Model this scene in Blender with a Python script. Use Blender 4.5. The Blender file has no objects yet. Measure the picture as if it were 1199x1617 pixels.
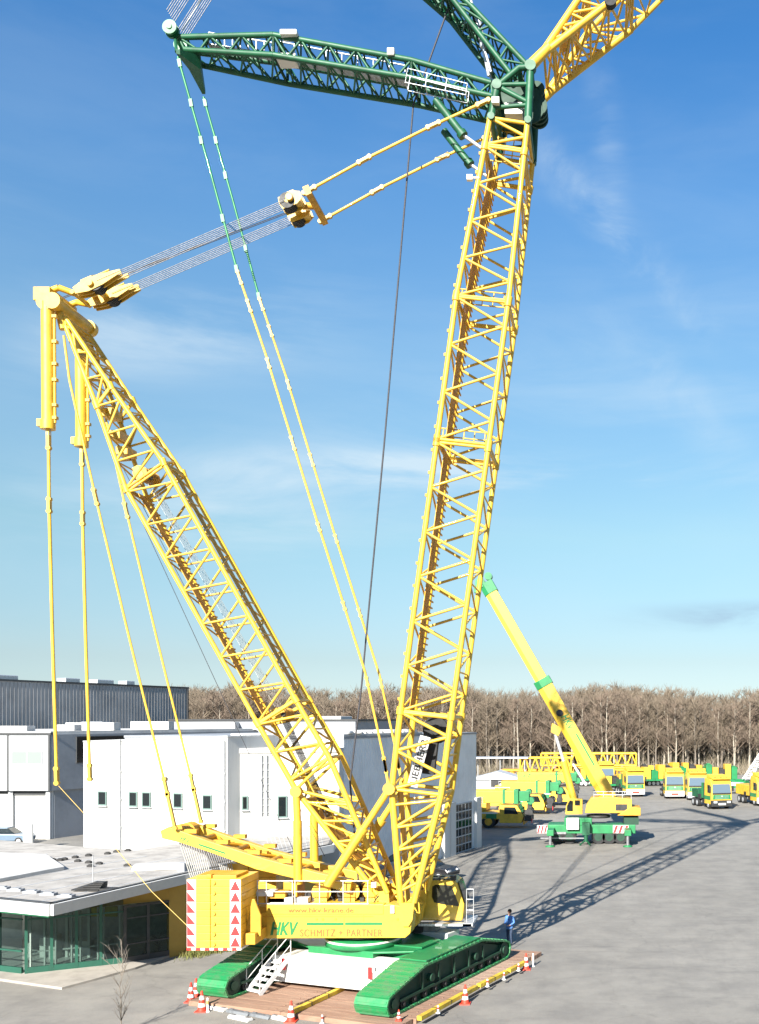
import bpy, math, random
from mathutils import Vector as V, Matrix
random.seed(7)
sc = bpy.context.scene
col = sc.collection
R = math.radians
UP = V((0, 0, 1))
# ---------------------------------------------------------------- picture <-> place
F, PX0, PY0, H = 1590.0, 950.0, 1135.0, 11.4        # focal length (photo px), principal point, eye height
def S(px, py, D):
    return V(((px - PX0) / F * D, D, H - (py - PY0) / F * D))
def G(px, py, z=0.0):
    D = F * (H - z) / (py - PY0)
    return V(((px - PX0) / F * D, D, z))
# ---------------------------------------------------------------- mesh builder
class MB:
    def __init__(s):
        s.v = []; s.f = []; s.m = []; s.s = []; s.mi = 0; s.c = []
    def cut(s): s.c.append((len(s.v), len(s.f)))    # a piece ends here
    def build_each(s, name, mats, parent=None, bevel=0):
        v0 = f0 = 0; out = []
        for v1, f1 in s.c + [(len(s.v), len(s.f))]:
            if f1 > f0:
                q = MB(); q.v = s.v[v0:v1]; q.f = [tuple(i - v0 for i in f) for f in s.f[f0:f1]]; q.m = s.m[f0:f1]; q.s = s.s[f0:f1]
                out.append(q.build(name, mats, parent, bevel))
            v0, f0 = v1, f1
        return out
    def face(s, idx, sm=False):
        s.f.append(tuple(idx)); s.m.append(s.mi); s.s.append(sm)
    def add(s, pts):
        b = len(s.v); s.v.extend([tuple(p) for p in pts]); return b
    def quad(s, *p):
        b = s.add(p); s.face(range(b, b + len(p)))
    def hexa(s, p):                       # p[0:4] bottom loop, p[4:8] top loop
        b = s.add(p)
        for q in ((3, 2, 1, 0), (4, 5, 6, 7), (0, 1, 5, 4), (1, 2, 6, 5), (2, 3, 7, 6), (3, 0, 4, 7)):
            s.face([b + i for i in q])
    def box(s, c, d, M=None):
        c = V(c); x, y, z = [k / 2 for k in d]
        P = [V((sx * x, sy * y, sz * z)) for sz in (-1, 1) for sx, sy in ((-1, -1), (1, -1), (1, 1), (-1, 1))]
        if M is not None: P = [M @ p for p in P]
        s.hexa([c + p for p in P])
    def bb(s, x0, x1, y0, y1, z0, z1):
        s.box(((x0 + x1) / 2, (y0 + y1) / 2, (z0 + z1) / 2), (abs(x1 - x0), abs(y1 - y0), abs(z1 - z0)))
    def bar(s, a, b, w, h=None, up=UP):   # rectangular bar, w across, h along up
        a = V(a); b = V(b); h = w if h is None else h
        t = (b - a).normalized()
        if abs(t.dot(up)) > .98: up = V((1, 0, 0))
        x = t.cross(up).normalized() * (w / 2); y = x.cross(t).normalized() * (h / 2)
        s.hexa([a - x - y, a + x - y, b + x - y, b - x - y, a - x + y, a + x + y, b + x + y, b - x + y])
    def tube(s, a, b, r, r2=None, n=6, cap=True):
        a = V(a); b = V(b); r2 = r if r2 is None else r2
        t = b - a
        if t.length < 1e-6: return
        t.normalize()
        u = V((1, 0, 0)) if abs(t.x) < .8 else V((0, 1, 0))
        x = t.cross(u).normalized(); y = t.cross(x)
        ra = [a + (x * math.cos(k * 2 * math.pi / n) + y * math.sin(k * 2 * math.pi / n)) * r for k in range(n)]
        rb = [b + (x * math.cos(k * 2 * math.pi / n) + y * math.sin(k * 2 * math.pi / n)) * r2 for k in range(n)]
        i = s.add(ra + rb)
        for k in range(n):
            j = (k + 1) % n
            s.face((i + k, i + n + k, i + n + j, i + j)[::-1], True)
        if cap:
            i = s.add(ra); s.face(range(i, i + n))
            i = s.add(rb); s.face(list(range(i, i + n))[::-1])
    def path(s, pts, r, n=5):
        for a, b in zip(pts, pts[1:]): s.tube(a, b, r, n=n)
    def prism(s, pts, t):                 # planar polygon pushed along vector t
        t = V(t); pts = [V(p) for p in pts]; n = len(pts)
        b = s.add(pts + [p + t for p in pts])
        s.face(list(range(b, b + n))[::-1]); s.face(range(b + n, b + 2 * n))
        for k in range(n):
            j = (k + 1) % n
            s.face((b + k, b + j, b + n + j, b + n + k))
    def disc(s, c, ax, r, w, n=18, r2=None):   # wheel-like cylinder centred on c
        c = V(c); ax = V(ax).normalized()
        s.tube(c - ax * w / 2, c + ax * w / 2, r, r2, n)
    def ring(s, c, ax, r0, r1, w, n=20):
        c = V(c); ax = V(ax).normalized()
        u = V((0, 0, 1)) if abs(ax.z) < .8 else V((1, 0, 0))
        x = ax.cross(u).normalized(); y = ax.cross(x)
        L = []
        for (rr, d) in ((r0, -1), (r1, -1), (r1, 1), (r0, 1)):
            L.append(s.add([c + (x * math.cos(k * 2 * math.pi / n) + y * math.sin(k * 2 * math.pi / n)) * rr + ax * d * w / 2 for k in range(n)]))
        for q in range(4):
            A = L[q]; B = L[(q + 1) % 4]
            for k in range(n):
                j = (k + 1) % n
                s.face((A + k, A + j, B + j, B + k))
    def lathe(s, prof, c, n=14):          # (radius, z) profile about a vertical axis
        c = V(c); L = [s.add([c + V((r * math.cos(k * 2 * math.pi / n), r * math.sin(k * 2 * math.pi / n), z)) for k in range(n)]) for r, z in prof]
        for A, B in zip(L, L[1:]):
            for k in range(n):
                j = (k + 1) % n
                s.face((A + k, A + j, B + j, B + k), True)
    def build(s, name, mats, parent=None, bevel=0, fixn=True):
        me = bpy.data.meshes.new(name)
        me.from_pydata(s.v, [], s.f)
        if not isinstance(mats, (list, tuple)): mats = [mats]
        for m in mats: me.materials.append(m)
        me.polygons.foreach_set('material_index', s.m)
        me.polygons.foreach_set('use_smooth', s.s)
        me.update()
        if fixn:
            import bmesh
            bm = bmesh.new(); bm.from_mesh(me)
            bmesh.ops.recalc_face_normals(bm, faces=bm.faces)
            bm.to_mesh(me); bm.free()
        o = bpy.data.objects.new(name, me); col.objects.link(o)
        if parent is not None: o.parent = parent
        if bevel:
            b = o.modifiers.new('edge', 'BEVEL'); b.width = bevel; b.segments = 2; b.limit_method = 'ANGLE'; b.angle_limit = R(50)
        return o
def tag(o, label=None, cat=None, group=None, kind=None):
    if label: o['label'] = label
    if cat: o['category'] = cat
    if group: o['group'] = group
    if kind: o['kind'] = kind
    return o
def thing(name, loc, label, cat, group=None, rz=0.0):
    o = bpy.data.objects.new(name, None); col.objects.link(o)
    o.empty_display_size = .3
    o.location = loc; o.rotation_euler = (0, 0, rz)
    return tag(o, label, cat, group)
def kids(o): return [c for c in col.objects if c.parent == o]
def dup(o, loc=None, rz=None, label=None, parent=None):
    c = o.copy(); col.objects.link(c)
    if parent is not None: c.parent = parent
    if loc is not None: c.location = loc
    if rz is not None: c.rotation_euler = (0, 0, rz)
    if label: c['label'] = label
    for k in kids(o): dup(k, parent=c)
    return c
def text_mesh(body, size, depth=.004, shear=0.0, bold=0.0, space=1.0):
    cu = bpy.data.curves.new('lettering', 'FONT'); cu.body = body; cu.size = size
    cu.extrude = depth; cu.shear = shear; cu.offset = bold; cu.space_character = space
    o = bpy.data.objects.new('lettering', cu); col.objects.link(o)
    dg = bpy.context.evaluated_depsgraph_get(); dg.update()
    me = bpy.data.meshes.new_from_object(o.evaluated_get(dg))
    bpy.data.objects.remove(o)
    return me
def lettering(body, origin, ex, ey, width, height, m, parent, name='lettering', thick=0.0, **kw):
    """writing laid on a surface: origin = lower-left corner, ex = reading direction, ey = up"""
    me = text_mesh(body, 1.0, **kw)
    xs = [v.co.x for v in me.vertices]; ys = [v.co.y for v in me.vertices]
    x0, x1, y0, y1 = min(xs), max(xs), min(ys), max(ys)
    ex = V(ex).normalized(); ey = V(ey).normalized(); n = ex.cross(ey)
    for v in me.vertices:
        c = v.co.copy()
        v.co = V(origin) + ex * ((c.x - x0) / (x1 - x0) * width) + ey * ((c.y - y0) / (y1 - y0) * height) + n * (c.z + .006)
    if thick:                                          # a heavier stroke: the same letters again, a hair aside and a hair proud
        vv = [v.co.copy() for v in me.vertices]; ff_ = [tuple(p.vertices) for p in me.polygons]; k_ = len(vv)
        me = bpy.data.meshes.new(name); me.from_pydata(vv + [v + ex * thick + n * .002 for v in vv] + [v + ex * thick * .5 + ey * thick * .5 + n * .004 for v in vv], [], ff_ + [tuple(i + k_ for i in f) for f in ff_] + [tuple(i + 2 * k_ for i in f) for f in ff_]); me.update()
    me.materials.clear(); me.materials.append(m)
    o = bpy.data.objects.new(name, me); col.objects.link(o)
    if parent is not None: o.parent = parent
    return o
# ---------------------------------------------------------------- materials
def mat(name, c, rough=.5, metal=0.0, var=.12, scale=3.0, bump=0.0, bscale=40.0, c2=None, coat=0.0, stretch=None):
    c = tuple(k * .88 for k in c); c2 = tuple(k * .88 for k in c2) if c2 else None
    m = bpy.data.materials.new(name); m.use_nodes = True
    nt = m.node_tree; N = nt.nodes; L = nt.links; b = N['Principled BSDF']
    b.inputs['Roughness'].default_value = rough; b.inputs['Metallic'].default_value = metal
    if coat: b.inputs['Coat Weight'].default_value = coat
    tc = N.new('ShaderNodeTexCoord'); out = tc.outputs['Object']
    if stretch:
        mp = N.new('ShaderNodeMapping'); mp.inputs['Scale'].default_value = stretch
        L.new(out, mp.inputs['Vector']); out = mp.outputs['Vector']
    if var > 0:
        nz = N.new('ShaderNodeTexNoise'); nz.inputs['Scale'].default_value = scale; nz.inputs['Detail'].default_value = 6; nz.inputs['Roughness'].default_value = .65
        L.new(out, nz.inputs['Vector'])
        mx = N.new('ShaderNodeMix'); mx.data_type = 'RGBA'
        c2 = c2 or tuple(k * (1 - 2.2 * var) for k in c)
        mx.inputs['A'].default_value = (*c2, 1); mx.inputs['B'].default_value = (*c, 1)
        rp = N.new('ShaderNodeValToRGB'); rp.color_ramp.elements[0].position = .3; rp.color_ramp.elements[1].position = .58
        L.new(nz.outputs['Fac'], rp.inputs['Fac']); L.new(rp.outputs['Color'], mx.inputs['Factor'])
        L.new(mx.outputs['Result'], b.inputs['Base Color'])
        rr = N.new('ShaderNodeMapRange'); rr.inputs['To Min'].default_value = min(1, rough + .18); rr.inputs['To Max'].default_value = max(.05, rough - .05)
        L.new(nz.outputs['Fac'], rr.inputs['Value']); L.new(rr.outputs['Result'], b.inputs['Roughness'])
    else:
        b.inputs['Base Color'].default_value = (*c, 1)
    if bump:
        n2 = N.new('ShaderNodeTexNoise'); n2.inputs['Scale'].default_value = bscale; n2.inputs['Detail'].default_value = 4
        L.new(out, n2.inputs['Vector'])
        bp = N.new('ShaderNodeBump'); bp.inputs['Strength'].default_value = bump; bp.inputs['Distance'].default_value = .02
        L.new(n2.outputs['Fac'], bp.inputs['Height']); L.new(bp.outputs['Normal'], b.inputs['Normal'])
    return m
YEL = mat('yellow_paint', (.74, .45, .034), .44, var=.14, scale=1.8, coat=.2)
YEL2 = mat('older_yellow_paint', (.62, .32, .02), .5, var=.16, scale=2.0)
YBR = mat('orange_yellow_steel', (.66, .34, .02), .6, var=.2, scale=2.5)  # deeper orange yellow for walkways, brackets and small fittings
GRN = mat('green_paint', (.012, .20, .062), .42, var=.14, scale=1.3, coat=.15)
GRN2 = mat('frame_green_paint', (.005, .095, .038), .48, var=.2, scale=2.0)
DGRN = mat('dark_and_shaded_green', (.004, .042, .02), .6, var=.08, scale=2.0)  # dark green parts, and track sides with their shade put into the colour
WHT = mat('white_paint', (.68, .67, .63), .45, var=.05, scale=1.5)
GALV = mat('galvanised_steel', (.62, .63, .64), .38, .55, var=.15, scale=6)
STEEL = mat('grey_steel', (.30, .30, .31), .42, .6, var=.2, scale=5)
DARK = mat('dark_grease_steel', (.035, .034, .034), .55, .2, var=.25, scale=4)
BLK = mat('black_rubber', (.016, .016, .017), .7, var=.2, scale=8)
ROPE = mat('steel_wire_rope', (.30, .29, .29), .5, .5, var=.3, scale=14, c2=(.10, .10, .10))
DROPE = mat('greased_wire_rope', (.05, .05, .06), .6, .2, var=.2, scale=14)
RED = mat('red_reflective_sheet', (.55, .03, .03), .35, var=.05)
ORG = mat('cone_orange_red', (.58, .045, .02), .5, var=.08)
WRF = mat('white_reflective_sheet', (.72, .72, .70), .35, var=.03)
GTXT = mat('green_lettering', (.008, .18, .045), .45, var=.04)
OTXT = mat('outlined_lettering', (.34, .12, .02), .5, var=.05)
BTXT = mat('black_lettering', (.012, .012, .014), .5, var=.0)
TAN = mat('sun_bleached_strap', (.62, .42, .12), .7, var=.1)
def glass_mat(name, tint=(.02, .03, .03), mixf=.55):
    m = bpy.data.materials.new(name); m.use_nodes = True
    nt = m.node_tree; N = nt.nodes; L = nt.links
    b = N['Principled BSDF']; b.inputs['Base Color'].default_value = (*tint, 1); b.inputs['Roughness'].default_value = .04
    t = N.new('ShaderNodeBsdfTransparent'); t.inputs['Color'].default_value = (.72, .80, .78, 1)
    mx = N.new('ShaderNodeMixShader'); mx.inputs['Fac'].default_value = mixf
    L.new(t.outputs['BSDF'], mx.inputs[1]); L.new(b.outputs['BSDF'], mx.inputs[2])
    L.new(mx.outputs['Shader'], N['Material Output'].inputs['Surface'])
    return m
GLS = glass_mat('window_glass', (.03, .04, .045), .45)
GLD = glass_mat('dark_window_glass', (.012, .016, .018), .8)
# ---------------------------------------------------------------- sky, sun, camera
SUN_DIR = V((-.49, -1.755, 1.0)).normalized()      # towards the sun
el = math.asin(SUN_DIR.z); az = math.atan2(SUN_DIR.x, SUN_DIR.y)
w = bpy.data.worlds.new('World'); sc.world = w; w.use_nodes = True
nt = w.node_tree; N = nt.nodes; L = nt.links
sky = N.new('ShaderNodeTexSky'); sky.sky_type = 'NISHITA'; sky.sun_disc = False
sky.sun_elevation = el; sky.sun_rotation = az
sky.altitude = 100; sky.air_density = 1.0; sky.dust_density = .25; sky.ozone_density = 2.2
tc = N.new('ShaderNodeTexCoord')
def cloud(scale, stretch, rot, lo, hi, loc=(0, 0, 0), detail=7, dist=.4):
    mp = N.new('ShaderNodeMapping'); mp.inputs['Scale'].default_value = stretch; mp.inputs['Rotation'].default_value = rot; mp.inputs['Location'].default_value = loc
    nz = N.new('ShaderNodeTexNoise'); nz.inputs['Scale'].default_value = scale; nz.inputs['Detail'].default_value = detail; nz.inputs['Roughness'].default_value = .6; nz.inputs['Distortion'].default_value = dist
    rp = N.new('ShaderNodeMapRange'); rp.inputs['From Min'].default_value = lo; rp.inputs['From Max'].default_value = hi; rp.interpolation_type = 'SMOOTHSTEP'
    L.new(tc.outputs['Generated'], mp.inputs['Vector']); L.new(mp.outputs['Vector'], nz.inputs['Vector']); L.new(nz.outputs['Fac'], rp.inputs['Value'])
    return rp.outputs['Result']
def math_node(op, a, b):
    n = N.new('ShaderNodeMath'); n.operation = op
    for i, k in enumerate((a, b)):
        if isinstance(k, (int, float)): n.inputs[i].default_value = k
        else: L.new(k, n.inputs[i])
    return n.outputs[0]
sp = N.new('ShaderNodeSeparateXYZ'); L.new(tc.outputs['Generated'], sp.inputs[0])
# colour grade of the clear sky with height above the horizon (clean, dry March air)
rp = N.new('ShaderNodeValToRGB'); L.new(sp.outputs['Z'], rp.inputs['Fac'])
stops_ = [(.0, (.377, .493, .706)), (.0565, (.432, .469, .531)), (.1763, (.623, .696, .617)), (.34, (.689, .871, .856)), (.46, (.54, .862, 1.009)), (.56, (.337, .763, 1.051))]
e_ = rp.color_ramp.elements
e_[0].position = 0; e_[0].color = (*stops_[0][1], 1); e_[1].position = .56; e_[1].color = (*stops_[-1][1], 1)
for p_, c_ in stops_[1:-1]: q_ = e_.new(p_); q_.color = (*c_, 1)
gm = N.new('ShaderNodeMix'); gm.data_type = 'RGBA'; gm.blend_type = 'MULTIPLY'; gm.inputs['Factor'].default_value = 1
L.new(sky.outputs['Color'], gm.inputs['A']); L.new(rp.outputs['Color'], gm.inputs['B'])
ux = math_node('DIVIDE', sp.outputs['X'], math_node('MAXIMUM', sp.outputs['Y'], .05)); uz = math_node('DIVIDE', sp.outputs['Z'], math_node('MAXIMUM', sp.outputs['Y'], .05))
def falloff(v, s):
    n = N.new('ShaderNodeMapRange'); n.interpolation_type = 'SMOOTHSTEP'; n.inputs['From Min'].default_value = 0; n.inputs['From Max'].default_value = s; n.inputs['To Min'].default_value = 1; n.inputs['To Max'].default_value = 0
    L.new(math_node('ABSOLUTE', v, 0), n.inputs['Value']); return n.outputs['Result']
def streak(u0, w0, slope, half, length, k):          # a wisp of cirrus lying along a direction in the sky
    d = math_node('SUBTRACT', math_node('SUBTRACT', uz, w0), math_node('MULTIPLY', math_node('SUBTRACT', ux, u0), slope))
    return math_node('MULTIPLY', math_node('MULTIPLY', falloff(d, half), falloff(math_node('SUBTRACT', ux, u0), length)), k)
n1 = cloud(3.0, (1, 1, 5.0), (0, .12, 0), .36, .72, (3.1, 0, 1.7)); n2 = cloud(9.0, (1, 1, 1.6), (0, .7, 0), .35, .75, (1.3, 2, .4), 8, .7)
wisps = math_node('MULTIPLY', n2, math_node('ADD', streak(.01, .49, -1.05, .05, .14, .5), math_node('ADD', streak(.008, .55, -3.5, .14, .035, .32), streak(.07, .33, -1.1, .06, .14, .25))))
bands = math_node('MULTIPLY', n1, math_node('ADD', streak(-.12, .245, -.02, .03, .42, .85), math_node('ADD', streak(-.43, .385, .06, .07, .24, .75), math_node('ADD', streak(-.35, .22, .08, .09, .36, .55), streak(.1, .33, .1, .12, .45, .25)))))
cl = math_node('MINIMUM', math_node('ADD', math_node('ADD', wisps, bands), math_node('MULTIPLY', n1, .07)), .75)
mix = N.new('ShaderNodeMix'); mix.data_type = 'RGBA'
L.new(cl, mix.inputs['Factor']); L.new(gm.outputs['Result'], mix.inputs['A']); mix.inputs['B'].default_value = (3.7, 4.4, 4.85, 1)
bank = math_node('MULTIPLY', cloud(5.0, (1, 1, 4.0), (0, 0, 0), .30, .55, (.2, 4, 0)), streak(.16, .103, .03, .020, .19, .62))
mix2 = N.new('ShaderNodeMix'); mix2.data_type = 'RGBA'
L.new(bank, mix2.inputs['Factor']); L.new(mix.outputs['Result'], mix2.inputs['A']); mix2.inputs['B'].default_value = (1.55, 2.05, 3.0, 1)
bg = N['Background']; L.new(mix2.outputs['Result'], bg.inputs['Color']); bg.inputs['Strength'].default_value = .067
sl = bpy.data.lights.new('sun', 'SUN'); sl.energy = 5.0; sl.angle = R(.45); sl.color = (1, .955, .87)
so = bpy.data.objects.new('sun', sl); col.objects.link(so)
so.rotation_euler = (-SUN_DIR).to_track_quat('-Z', 'Y').to_euler(); so.location = (-20, -40, 60)
cam = bpy.data.cameras.new('camera'); co = bpy.data.objects.new('camera', cam); col.objects.link(co)
co.location = (0, 0, H); co.rotation_euler = (R(90), 0, 0)
cam.sensor_fit = 'VERTICAL'; cam.sensor_height = 36; cam.sensor_width = 36; cam.lens = 36 * F / 1617
cam.shift_y = (PY0 - 808.5) / 1617; cam.shift_x = -(PX0 - 599.5) / 1617
cam.clip_start = .5; cam.clip_end = 4000
sc.camera = co
vs = sc.view_settings; vs.view_transform = 'Standard'; vs.look = 'None'; vs.gamma = 1; vs.exposure = 1.6
sc.render.engine = 'CYCLES'; sc.cycles.use_denoising = True; sc.cycles.max_bounces = 8; sc.cycles.transparent_max_bounces = 12
# ================================================================ the crawler crane
D0, CX = 43.2, -10.2
crane = thing('crawler_crane', (CX, D0, 0), 'huge yellow lattice boom crawler crane on green tracks, standing on timber mats', 'crane')
def W(px, py, v):
    D = D0 + v
    return V(((px - PX0) / F * D - CX, v, H - (py - PY0) / F * D))
def far(p, v): return V((p.x, v, p.z))
def lerp(a, b, t): return a + (b - a) * t
def pl(pts, y):                                   # x on a pixel polyline at height y
    for (x0, y0), (x1, y1) in zip(pts, pts[1:]):
        if (y0 - y) * (y1 - y) <= 0: return x0 + (x1 - x0) * (y - y0) / (y1 - y0)
    return pts[-1][0]
def truss(mb, A, B, n, rc, rl, dense=2, ends=True, side=True, m1=0, m2=0, nt_=8):
    """four chords A[i]-B[i], zigzag lacing; corners near-rear, near-front, far-front, far-rear"""
    mb.mi = m1
    for a, b in zip(A, B): mb.tube(a, b, rc, n=nt_, cap=True)
    mb.mi = m2
    P = lambda c, t: lerp(A[c], B[c], t)
    for (c, d) in ((0, 1), (3, 2)):
        for i in range(n):
            mb.tube(P(c, i / n), P(d, (i + .5) / n), rl, n=6, cap=False)
            mb.tube(P(d, (i + .5) / n), P(c, (i + 1) / n), rl, n=6, cap=False)
    if side:
        k = n * dense
        for (c, d) in ((0, 3), (1, 2)):
            for i in range(k):
                a, b = (c, d) if i % 2 == 0 else (d, c)
                mb.tube(P(a, i / k), P(b, (i + 1) / k), rl * .8, n=5, cap=False)
                if i % 2 == 0: mb.tube(P(c, i / k), P(d, i / k), rl * .7, n=5, cap=False)
    if ends:
        for t in (0, 1):
            for (c, d) in ((0, 1), (1, 2), (2, 3), (3, 0)): mb.tube(P(c, t), P(d, t), rl * 1.15, n=6, cap=False)
    mb.mi = 0
def lugs(mb, pts, r, t):
    for p in pts: mb.tube(p - t * .16, p + t * .16, r, n=8)
PROPE = mat('pale_wire_rope', (.55, .54, .50), .5, .3, var=.2, scale=12)
# ---- main boom
BW = 1.5
rear = [(632, 1447), (619, 1246), (633, 1122), (721, 466), (774, 188)]
frnt = [(651, 1452), (697, 1254), (713, 1131), (803, 476), (833, 196)]
def bcorn(yr, yf=None, w=BW):
    yf = yr + 9 if yf is None else yf
    a = W(pl(rear, yr), yr, -BW); b = W(pl(frnt, yf), yf, -BW)
    return [far(a, -w), far(b, -w), far(b, w), far(a, w)]
def walkway(parent, A, B, n, w=1.15):
    mb = MB(); a0 = lerp(A[0], A[3], .34); b0 = lerp(B[0], B[3], .34); a1 = lerp(A[0], A[3], .34 + w / 3); b1 = lerp(B[0], B[3], .34 + w / 3)
    inn = ((A[1] - A[0]).normalized()) * .14
    mb.prism([a0 + inn, b0 + inn, b1 + inn, a1 + inn], (A[1] - A[0]).normalized() * .03)
    for i in range(n):
        t = i / n; mb.bar(lerp(a0, b0, t) + inn * 2.4, lerp(a1, b1, t) + inn * 2.4, .05, .06)
    return mb.build('walkway', YBR, parent)
stops = [1122, 693, 466, 228, 186]
names_n = [6, 3, 4, 1]
for (y0, y1), n in zip(zip(stops, stops[1:]), names_n):
    mb = MB(); A = bcorn(y0); B = bcorn(y1)
    if n > 1:
        B2 = [lerp(b, a, .012) for a, b in zip(A, B)]
        truss(mb, A, B2, n, .115, .058, 2)
        lugs(mb, A, .16, (B[0] - A[0]).normalized()); lugs(mb, B2, .16, (B[0] - A[0]).normalized())
    else:
        truss(mb, A, B, 1, .12, .07, 1)
    o = mb.build('boom_section', YEL, crane)
    if n > 1:
        walkway(o, A, B2, n * 7)
        mb = MB()                                 # small rear brackets and cable clips
        for i in range(n * 2):
            p = lerp(A[0], B[0], (i + .5) / n / 2); q = (A[0] - A[1]).normalized()
            mb.box(p + q * .14, (.09, .08, .12)); mb.cut()
        mb.build_each('cable_bracket', YBR, o)
mb = MB(); A = bcorn(1246); B = bcorn(1122)
truss(mb, A, [lerp(b, a, .02) for a, b in zip(A, B)], 2, .135, .075, 2)
lugs(mb, B, .18, (B[0] - A[0]).normalized())
foot_n = W(641, 1447, -BW); foot_f = far(foot_n, BW)
for side, (i, j), ft in ((-1, (0, 1), foot_n), (1, (3, 2), foot_f)):
    ra = far(W(633, 1425, -BW), side * BW); rb = far(W(654, 1425, -BW), side * BW)
    mb.tube(ra, A[i], .14, n=8); mb.tube(rb, A[j], .14, n=8)
    prev = (ra, rb)
    for k, t in enumerate((.10, .28, .46, .66, .86)):
        p = lerp(ra, A[i], t); q = lerp(rb, A[j], t + .09)
        mb.tube(p, q, .065, n=6)
        if k: mb.tube(q, lerp(ra, A[i], (.10, .28, .46, .66, .86)[k - 1]), .065, n=6)
    pts = [W(632, 1425, -BW), W(655, 1425, -BW), W(652, 1452, -BW), W(646, 1462, -BW), W(637, 1462, -BW), W(632, 1450, -BW)]
    mb.prism([far(p, side * BW - .12) for p in pts], (0, .24, 0))
for t in (.15, .4, .65, .9):
    for (i, f0) in ((0, W(633, 1425, -BW)), (1, W(654, 1425, -BW))):
        a = lerp(f0, A[i], t); mb.tube(a, far(a, BW), .07, n=6)
        b = lerp(f0, A[i], min(1, t + .2)); mb.tube(a, far(b, BW), .06, n=6)
base = mb.build('boom_base', YEL, crane)
mb = MB()
pa, pb = W(640, 1425, -.55), W(628, 1246, -.55)
mb.prism([pa, pb, far(pb, .35), far(pa, .35)], (.05, 0, 0)); mb.build('walkway', YBR, base)
mb = MB(); c = lerp(W(690, 1152, -.2), W(690, 1152, -.2), 0)
mb.disc(c, (0, 1, 0), .52, .5, 22); mb.disc(c, (0, 1, 0), .60, .06, 22); mb.disc(c + V((0, -.3, 0)), (0, 1, 0), .22, .2, 12)
mb.bar(W(683, 1172, -.2), W(677, 1222, -.2), .42, .5); mb.build('hose_reel', BLK, base)
mb = MB(); a, b = W(651, 1242, -.95), W(672, 1163, -.95)
ax = (b - a).normalized(); wx = V((ax.z, 0, -ax.x))
mb.prism([a - wx * .22, a + wx * .22, b + wx * .22, b - wx * .22], (0, .03, 0))
pan = mb.build('name_panel', WRF, base)
mb = MB(); L__ = (b - a).length
for s_ in (-1, 1): mb.prism([a + wx * (.205 * s_) + ax * .02, a + wx * (.19 * s_) + ax * .02, b + wx * (.19 * s_) - ax * .02, b + wx * (.205 * s_) - ax * .02], (0, -.004, 0))
mb.build('panel_border', BTXT, pan)
Lp = (b - a).length
lettering('LIEBHERR', a + wx * .14 + ax * .12 + V((0, -.006, 0)), ax, -wx, Lp - .24, .27, BTXT, pan, thick=.035)
# ---- green boom head
mb = MB()
hn = [W(776, 186, -BW), W(834, 192, -BW)]
tl, tr, tm = W(785, 136, -BW), W(838, 106, -BW), W(820, 107, -BW)
for v in (-BW, BW):
    f = lambda p: far(p, v)
    mb.tube(f(hn[0]), f(tl), .16, n=8); mb.tube(f(hn[1]), f(tr), .17, n=8)
    mb.tube(f(tl), f(tm), .13, n=8); mb.tube(f(tm), f(tr), .13, n=8)
    mb.tube(f(W(782, 170, -BW)), f(W(833, 166, -BW)), .10, n=6); mb.tube(f(W(788, 134, -BW)), f(W(836, 133, -BW)), .10, n=6)
    mb.tube(f(tl), f(W(834, 162, -BW)), .12, n=6)
    for p, r in ((tl, .30), (tr, .34), (hn[0], .22), (hn[1], .22)): mb.disc(f(p), (0, 1, 0), r * .68, .36, 14)
for p in (hn[0], hn[1], tl, tr, tm, W(836, 133, -BW), W(782, 170, -BW)):
    mb.tube(p, far(p, BW), .11, n=8)
mb.tube(hn[0], far(tl, BW), .09); mb.tube(tl, far(hn[0], BW), .09); mb.tube(hn[1], far(tr, BW), .09)
head = mb.build('boom_head', GRN2, crane)
mb = MB()
mb.prism([W(790, 140, -.55), W(828, 120, -.55), W(832, 186, -.55), W(792, 190, -.55)], (0, 1.1, 0)); mb.build('head_box', DGRN, head, .03)
mb = MB()
for v in (-.45, -.15, .15, .45): mb.ring(W(850, 178, 0) + V((0, v, 0)), (0, 1, 0), .1, .42, .12, 18); mb.cut()
for v in (-.35, 0, .35): mb.ring(W(848, 150, 0) + V((0, v, 0)), (0, 1, 0), .1, .36, .12, 18); mb.cut()
mb.build_each('head_sheave', DGRN, head); mb = MB()
for v in (-.6, .6): mb.prism([W(834, 135, v), W(850, 140, v), W(858, 178, v), W(850, 192, v), W(836, 196, v)], (0, .05, 0)); mb.cut()
mb.build_each('sheave_cheek', DGRN, head)
mb = MB(); mb.box(W(812, 176, -.9), (.75, .5, .5)); mb.build('winch_box', WHT, head, .03)
mb = MB()
mb.box(W(783, 160, -1.7), (.3, .25, .25)); mb.cut(); mb.box(W(742, 281, -1.6), (.24, .2, .2))
mb.tube(W(742, 281, -1.6), W(757, 281, -1.6), .05); mb.build_each('lamp', WHT, head)
# railings on upper boom (work platform)
mb = MB()
for (ya, yb) in ((226, 204), (252, 228), (700, 676), (478, 456)):
    for yy in (ya, (ya + yb) / 2, yb):
        mb.tube(W(pl(rear, yy) + 3, yy, .3), W(pl(frnt, yy + 8) - 3, yy + 8, .3), .03, n=5)
    for t in (.1, .3, .5, .7, .9):
        xa = pl(rear, ya); xb = pl(frnt, ya); mb.tube(W(lerp(V((xa, 0)), V((xb, 0)), t).x, ya + 8 * t, .3), W(lerp(V((xa, 0)), V((xb, 0)), t).x + 3, yb + 8 * t, .3), .025, n=5)
    mb.cut()
mb.build_each('handrail', YEL, crane)
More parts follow.
